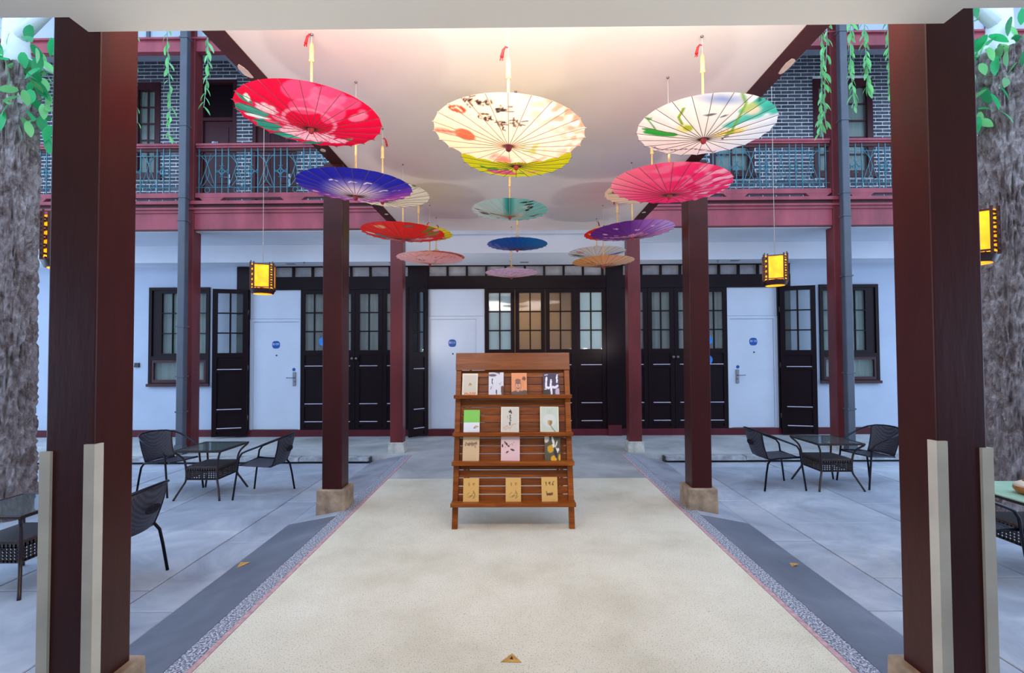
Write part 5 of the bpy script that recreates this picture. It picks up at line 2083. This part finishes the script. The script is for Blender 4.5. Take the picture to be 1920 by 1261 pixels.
# slats: gaps seen as dark or bright lines
slat_edges = []
zlo = zsh[3] - 0.02
zz = zh0 - 0.006
sp_ = 0.0665
k = 0
while zz - 0.058 > zlo:
    sl = shear(MB().box(-HB + stw - 0.03, HB - stw + 0.03, 0.0305, 0.068, zz - 0.0600, zz))
    sl.v = [(x, y, z - (0.0085 if i > 3 and False else LEAN * (y - LEAN * z - 0.0305))) for i, (x, y, z) in enumerate(sl.v)]
    part('slat', sl, 'wood', rack)
    zz -= sp_
    k += 1
for i, zs in enumerate(zsh):
    sh = MB().box(-HB - 0.006, HB + 0.006, -0.075, 0.03, zs - 0.012, zs)
    sh.v = [(x, y + LEAN * zs, z) for x, y, z in sh.v]
    part('shelf', sh, 'wood', rack, bevel=0.002)
    lip = MB().box(-HB - 0.008, HB + 0.008, -0.089, -0.0755, zs - 0.030, zs + 0.004)
    lip.v = [(x, y + LEAN * zs, z) for x, y, z in lip.v]
    part('shelf_lip', lip, 'wood', rack, bevel=0.003)
for s in (-1, 1):
    part('inner_batten', shear(MB().box(s * (HB - 0.135), s * (HB - 0.115), 0.0705, 0.086, zsh[3] - 0.02, zh0 + 0.03)), 'wood', rack)
    # rear prop leg, nearly in line with the post
    ztop = 1.30
    part('prop_leg', MB().bar((s * (HB - 0.05), LEAN * ztop + 0.10, ztop), (s * (HB - 0.05), LEAN * 1.48 + 0.30, 0.002), 0.03, 0.035), 'wood', rack)
part('top_rail', shear(MB().box(-HB + stw, HB - stw, -0.012, 0.03, zh0 + 0.01, zt - 0.01)), 'wood', rack)


def cover_mesh(w, h, base, fn, nx=38, ny=54):
    vs, fs, us, vv = [], [], [], []
    for j in range(ny + 1):
        for i in range(nx + 1):
            u, v = i / nx, j / ny
            vs.append(((u - 0.5) * w, 0, v * h))
            us.append(u * 2 - 1)
            vv.append((v * 2 - 1))
    for j in range(ny):
        for i in range(nx):
            a = j * (nx + 1) + i
            fs.append((a, a + 1, a + nx + 2, a + nx + 1))
    me = bpy.data.meshes.new('front_cover')
    me.from_pydata(vs, [], fs)
    p = Paint(np.array(us), np.array(vv), base)
    fn(p)
    at = me.color_attributes.new('print', 'FLOAT_COLOR', 'POINT')
    c = np.ones((len(vs), 4), np.float32)
    c[:, :3] = p.lin()
    at.data.foreach_set('color', c.ravel())
    me.materials.append(M['cover'])
    me.update()
    return me


def bcover(p, x0, x1, y0, y1, col, soft=0.02):
    m = np.minimum(np.minimum(p.u - x0, x1 - p.u), np.minimum(p.v - y0, y1 - p.v)) / soft + 0.5
    return p.put(m, col)


def c_seal(p):
    bcover(p, -0.84, 0.84, -0.8, 0.84, (206, 200, 186))
    p.disk(0.05, -0.05, 0.2, (196, 150, 70), 0.15, 1, 0.8, 0, 0.9)
    p.stroke([(-0.15, -0.15), (0.0, 0.08), (0.2, -0.1)], 0.03, (150, 90, 40))
    for k in range(7):
        glyph(p, -0.66 + k * 0.22, -0.88, 0.18, k, (220, 130, 60), 0.04)


def c_inkfig(p):
    p.put(np.clip((p.v - 0.8 + p.u * 0.25 - 0.1) * 8, 0, 1) * (p.u < 0.5), (90, 80, 100))
    p.disk(-0.5, 0.74, 0.3, (100, 90, 110), 0.1, 1.8, 0.4)
    p.stroke([(-0.52, 0.4), (-0.56, 0.1), (-0.5, 0.0)], 0.06, (60, 40, 60))
    p.stroke([(-0.66, -0.3), (-0.7, -0.5)], 0.05, (140, 100, 90))
    p.stroke([(-0.4, 0.0), (-0.5, -0.4)], 0.03, (220, 170, 160))
    p.stroke([(0.04, -0.62), (0.08, -0.95)], 0.07, (40, 36, 40))
    p.stroke([(0.84, -0.4), (0.9, -0.95)], 0.2, (90, 60, 50))
    p.stroke([(0.4, 0.0), (0.6, -0.1)], 0.03, (120, 120, 110))
    p.stroke([(0.62, 0.06), (0.7, 0.1)], 0.03, (120, 120, 110))


def c_portrait(p):
    p.disk(0.3, 0.0, 0.5, (216, 138, 92), 0.3, 1, 1, 0, 0.6)
    p.disk(-0.15, -0.98, 0.7, (96, 80, 76), 0.1, 1.5, 0.5)
    p.disk(0.7, -0.8, 0.4, (90, 76, 66), 0.1, 1, 0.5)
    p.disk(-0.15, -0.2, 0.46, (150, 106, 86), 0.04, 0.86, 1.25)
    p.disk(-0.15, -0.24, 0.40, (214, 158, 126), 0.05, 0.86, 1.2)
    p.disk(-0.15, 0.28, 0.36, (140, 96, 80), 0.05, 1.0, 0.5)
    p.stroke([(-0.42, 0.06), (-0.2, 0.04)], 0.045, (80, 54, 50))
    p.stroke([(-0.1, 0.04), (0.14, 0.06)], 0.045, (80, 54, 50))
    p.stroke([(-0.16, 0.0), (-0.18, -0.2), (-0.1, -0.22)], 0.03, (140, 92, 76))
    p.stroke([(-0.32, -0.36), (-0.14, -0.46), (0.06, -0.36)], 0.035, (110, 60, 56))
    for k in range(8):
        glyph(p, 0.5 + 0.08 * (k % 4), 0.56 - 0.12 * (k // 4), 0.16, 20 + k, (120, 76, 56), 0.03)


def c_night(p):
    p.disk(-0.62, -0.85, 0.5, (46, 46, 52), 0.1, 1, 0.8)
    p.stroke([(-0.56, 0.56), (-0.62, 0.1), (-0.66, -0.3), (-0.3, -0.4)], 0.12, (232, 232, 246))
    p.disk(-0.55, 0.5, 0.12, (240, 238, 250), 0.04)
    p.disk(0.0, 0.34, 0.11, (236, 234, 248), 0.04)
    p.stroke([(0.0, 0.2), (-0.1, -0.3), (0.0, -0.3), (0.02, -0.9)], 0.12, (236, 236, 250))
    p.stroke([(0.1, -0.3), (0.5, -0.36), (0.8, -0.2)], 0.12, (226, 226, 244))
    p.disk(0.8, -0.8, 0.4, (190, 180, 200), 0.1, 0.8, 1)
    for k in range(3):
        glyph(p, 0.76, 0.76 - k * 0.26, 0.2, k + 3, (240, 240, 250), 0.05)
    p.stroke([(-0.8, 0.84), (-0.4, 0.86)], 0.04, (220, 220, 236))
    p.stroke([(-0.8, -0.5), (-0.6, -0.5)], 0.05, (240, 240, 246))


def c_green(p):
    bcover(p, -1.2, 1.2, -1.2, -0.14, (230, 232, 240))
    p.stroke([(0.28, -0.62), (0.5, -0.46), (0.8, -0.52)], 0.05, (180, 140, 70))
    p.stroke([(0.3, -0.64), (0.6, -0.62)], 0.03, (90, 60, 30))
    for k in range(4):
        p.stroke([(-0.2, 0.1 + k * 0.22), (0.6, 0.1 + k * 0.22)], 0.008, (110, 190, 76))


def c_calli(p):
    bcover(p, -0.9, 0.9, -0.93, 0.93, (214, 208, 198))
    glyph(p, 0.02, 0.66, 0.26, 2, (60, 58, 56), 0.07)
    for k in range(6):
        glyph(p, 0.02, 0.32 - k * 0.13, 0.12, 10 + k, (90, 86, 84), 0.025)
    glyph(p, 0.02, -0.3, 0.2, 4, (90, 84, 80), 0.04)
    p.stroke([(-0.25, 0.3), (-0.25, 0.1)], 0.03, (120, 116, 110))
    p.stroke([(-0.7, -0.7), (-0.3, -0.5), (0.0, -0.75), (0.3, -0.4), (0.7, -0.34)], 0.03, (214, 160, 130))
    p.stroke([(-0.7, -0.6), (-0.5, -0.8), (-0.1, -0.62)], 0.04, (222, 180, 150))


def c_lotus(p):
    bcover(p, -0.9, 0.9, -0.93, 0.93, (200, 212, 196))
    p.disk(0.0, -0.1, 0.7, (214, 218, 214), 0.15, 1, 0.75)
    p.disk(0.05, -0.28, 0.22, (170, 140, 80), 0.08, 1, 0.9)
    p.leaf(-0.2, -0.1, 0.5, 0.12, -0.9, (190, 160, 100))
    p.leaf(0.3, -0.1, 0.5, 0.12, -2.2, (150, 124, 70))
    p.stroke([(0.12, -0.5), (0.34, -0.76), (0.6, -0.98)], 0.035, (110, 116, 80))
    for k in range(5):
        p.stroke([(-0.4 + k * 0.2, 0.76), (-0.4 + k * 0.2, 0.4)], 0.012, (170, 180, 168))


def c_beige(p):
    for k in range(7):
        glyph(p, -0.66 + k * 0.22, 0.44, 0.2, 31 + k, (138, 112, 84), 0.04)
    glyph(p, 0.52, 0.22, 0.14, 3, (160, 134, 104), 0.03)


def c_pinkink(p):
    bcover(p, -0.9, 0.9, -0.93, 0.96, (232, 196, 196))
    p.disk(-0.84, 0.1, 0.1, (40, 34, 36), 0.03, 0.8, 1.2)
    p.disk(-0.42, 0.24, 0.13, (36, 30, 34), 0.03, 1.2, 0.6, -0.6)
    p.disk(-0.2, 0.08, 0.1, (36, 30, 34), 0.03, 1.2, 0.6, -0.3)
    p.disk(0.22, -0.2, 0.13, (30, 26, 30), 0.03, 1.8, 0.5, -0.25)
    p.disk(-0.32, -0.36, 0.1, (50, 44, 48), 0.03, 1.4, 0.6, 0.5)
    p.disk(-0.6, 0.38, 0.06, (50, 44, 48), 0.03)
    for k in range(9):
        r = random.Random(k)
        p.disk(r.uniform(-0.8, 0.4), r.uniform(-0.5, 0.4), 0.03, (90, 70, 76), 0.02)


def c_dark(p):
    p.disk(-0.8, 0.86, 0.4, (214, 206, 196), 0.08)
    p.disk(0.1, 0.6, 0.28, (236, 232, 228), 0.04, 0.5, 1.4, 0.4)
    p.disk(0.1, 0.2, 0.22, (240, 236, 230), 0.04, 1, 0.7)
    p.disk(0.5, 0.35, 0.2, (230, 224, 220), 0.04, 0.4, 1.6, -0.5)
    p.disk(-0.25, -0.05, 0.4, (214, 160, 30), 0.08, 1, 0.8, 0, 1.0, 0.05)
    p.disk(0.15, -0.85, 0.35, (230, 170, 30), 0.08, 1.1, 0.8)
    p.disk(0.9, -0.75, 0.2, (226, 170, 40), 0.08, 0.8, 1.4)
    p.disk(0.4, -0.4, 0.3, (44, 40, 50), 0.06, 0.6, 1.4, 0.3)
    p.disk(0.72, -0.1, 0.14, (236, 228, 220), 0.05)
    p.stroke([(0.5, 0.0), (0.66, -0.3)], 0.05, (240, 236, 230))


def c_kraft(p):
    for k in range(2):
        glyph(p, -0.3 + k * 0.6, 0.52, 0.2, 50 + k, (160, 120, 60), 0.03)
    for k in range(9):
        r = random.Random(k + 60)
        x, y = r.uniform(-0.6, 0.4), r.uniform(-0.8, -0.3)
        p.stroke([(x, y), (x + 0.35, y + r.uniform(-0.15, 0.2))], 0.018, (150, 108, 50))
    p.stroke([(0.3, -0.1), (0.5, -0.4), (0.3, -0.7)], 0.04, (140, 100, 50))


def c_kraft2(p):
    for k in range(3):
        glyph(p, -0.4 + k * 0.42, 0.52, 0.2, 80 + k, (120, 84, 40), 0.035)
    p.disk(0.0, -0.4, 0.2, (110, 74, 36), 0.06, 1.8, 0.5, 0, 1.0, 0.04)
    p.disk(0.3, -0.36, 0.12, (120, 84, 40), 0.05)
    p.stroke([(-0.4, -0.2), (-0.3, -0.5)], 0.05, (100, 66, 34))


books = [
    (0, 866, 895, 700.5, 736, (226, 218, 200), c_seal, 'cream book with small gold seal, top shelf far left', 'c'),
    (0, 916, 944, 698.5, 736, (214, 218, 230), c_inkfig, 'white book with ragged violet top and ink figure, top shelf', 'c'),
    (0, 959, 988, 699.5, 735, (232, 152, 106), c_portrait, 'peach book with sketched face in glasses, top shelf', 'c'),
    (0, 1019, 1049, 700, 735, (58, 50, 86), c_night, 'dark violet book with white figures, top shelf far right', 'c'),
    (1, 869, 899, 769, 806.5, (130, 206, 88), c_green, 'bright green book with white lower band, second shelf left', 'c'),
    (1, 939, 973, 763.5, 807, (240, 230, 214), c_calli, 'ivory book with vertical black characters, second shelf middle', 'c'),
    (1, 1013, 1048, 763, 805.5, (232, 230, 208), c_lotus, 'pale green book with brown seed pod, second shelf right', 'c'),
    (2, 867, 898, 819.5, 859, (216, 186, 144), c_beige, 'plain beige book with one line of title, third shelf left', 'c'),
    (2, 939, 974.5, 814, 859, (236, 200, 196), c_pinkink, 'pink book with black ink blots, third shelf middle', 'c'),
    (2, 1021.5, 1051, 818.5, 858, (86, 82, 66), c_dark, 'dark book with white and yellow picture, third shelf right', 'c'),
    (3, 868, 897.5, 897, 936, (222, 174, 98), c_kraft, 'kraft-brown book with faint drawing, bottom shelf left', 'c'),
    (3, 948, 977, 896.5, 936, (222, 174, 98), c_kraft, 'kraft-brown book with faint drawing, bottom shelf middle', 'c'),
    (3, 1016, 1046, 895, 934, (224, 176, 100), c_kraft2, 'kraft-brown book with dark smudge and three characters, bottom shelf right', 'c'),
]
for (si, x0, x1, y0, y1, base, fn, lab, _) in books:
    zs = zsh[si]
    Yb = YF + LEAN * zs - 0.035
    a = P(x0, y1, Yb)
    b = P(x1, y1, Yb)
    wdt = b.x - a.x
    tp = P((x0 + x1) / 2, y0, Yb + 0.04)
    h = (tp.z - zs) / math.cos(AL) * 1.01
    t = thing('book', ((a.x + b.x) / 2, Yb, zs + 0.0012), lab, 'book', 'books displayed face-out on the stand')
    t.rotation_euler = (-AL * 1.02, random.Random(x0).uniform(-0.012, 0.012), 0)
    part('page_block', MB().box(-wdt / 2 + 0.001, wdt / 2 - 0.001, 0.0015, 0.012, 0.001, h - 0.002), 'pages', t)
    link('front_cover', cover_mesh(wdt, h, base, fn), t)
    part('back_cover', MB().box(-wdt / 2, wdt / 2, 0.0121, 0.0135, 0, h), simple('book_back_board', base, 0.6), t)

# ------------------------------------------------------------------ small tan triangles lying on the floor
for (px, py, z, s, rz, lab) in ((958, 1236, 0.0, 0.05, 0.05, 'tan folded paper triangle lying on the cream path in the foreground'),
                                (454, 1058, None, 0.045, 0.9, 'tan paper triangle lying on the dark strip left of the path'),
                                (1487, 1058, None, 0.04, 2.6, 'tan paper triangle lying on the dark strip right of the path')):
    if z is None:
        g = G(px, py, -0.04)
        k = (abs(g.x - XC) - 1.668) / 0.432
        zz = ZC * k
        g = G(px, py, zz)
        sl = math.atan(ZC / 0.432) * (1 if g.x > 0 else -1)
    else:
        zz, g, sl = 0.0, G(px, py, 0.0), 0.0
    t = thing('paper_triangle', (g.x, g.y, zz + 0.001), lab, 'paper', 'tan paper triangles on the floor')
    t.rotation_euler = (0, -sl, rz)
    L = s
    part('sheet', MB().prism([(-L, -0.018), (L, -0.026), (0.008, 0.045)], 0.0, 0.002, 'z'), 'paper_tan', t)
    part('folded_flap', MB().prism([(-L * 0.1, 0.0), (L * 0.2, -0.004), (0.006, 0.022)], 0.0021, 0.0035, 'z'), 'ink' if z is not None else 'paper_tan', t)
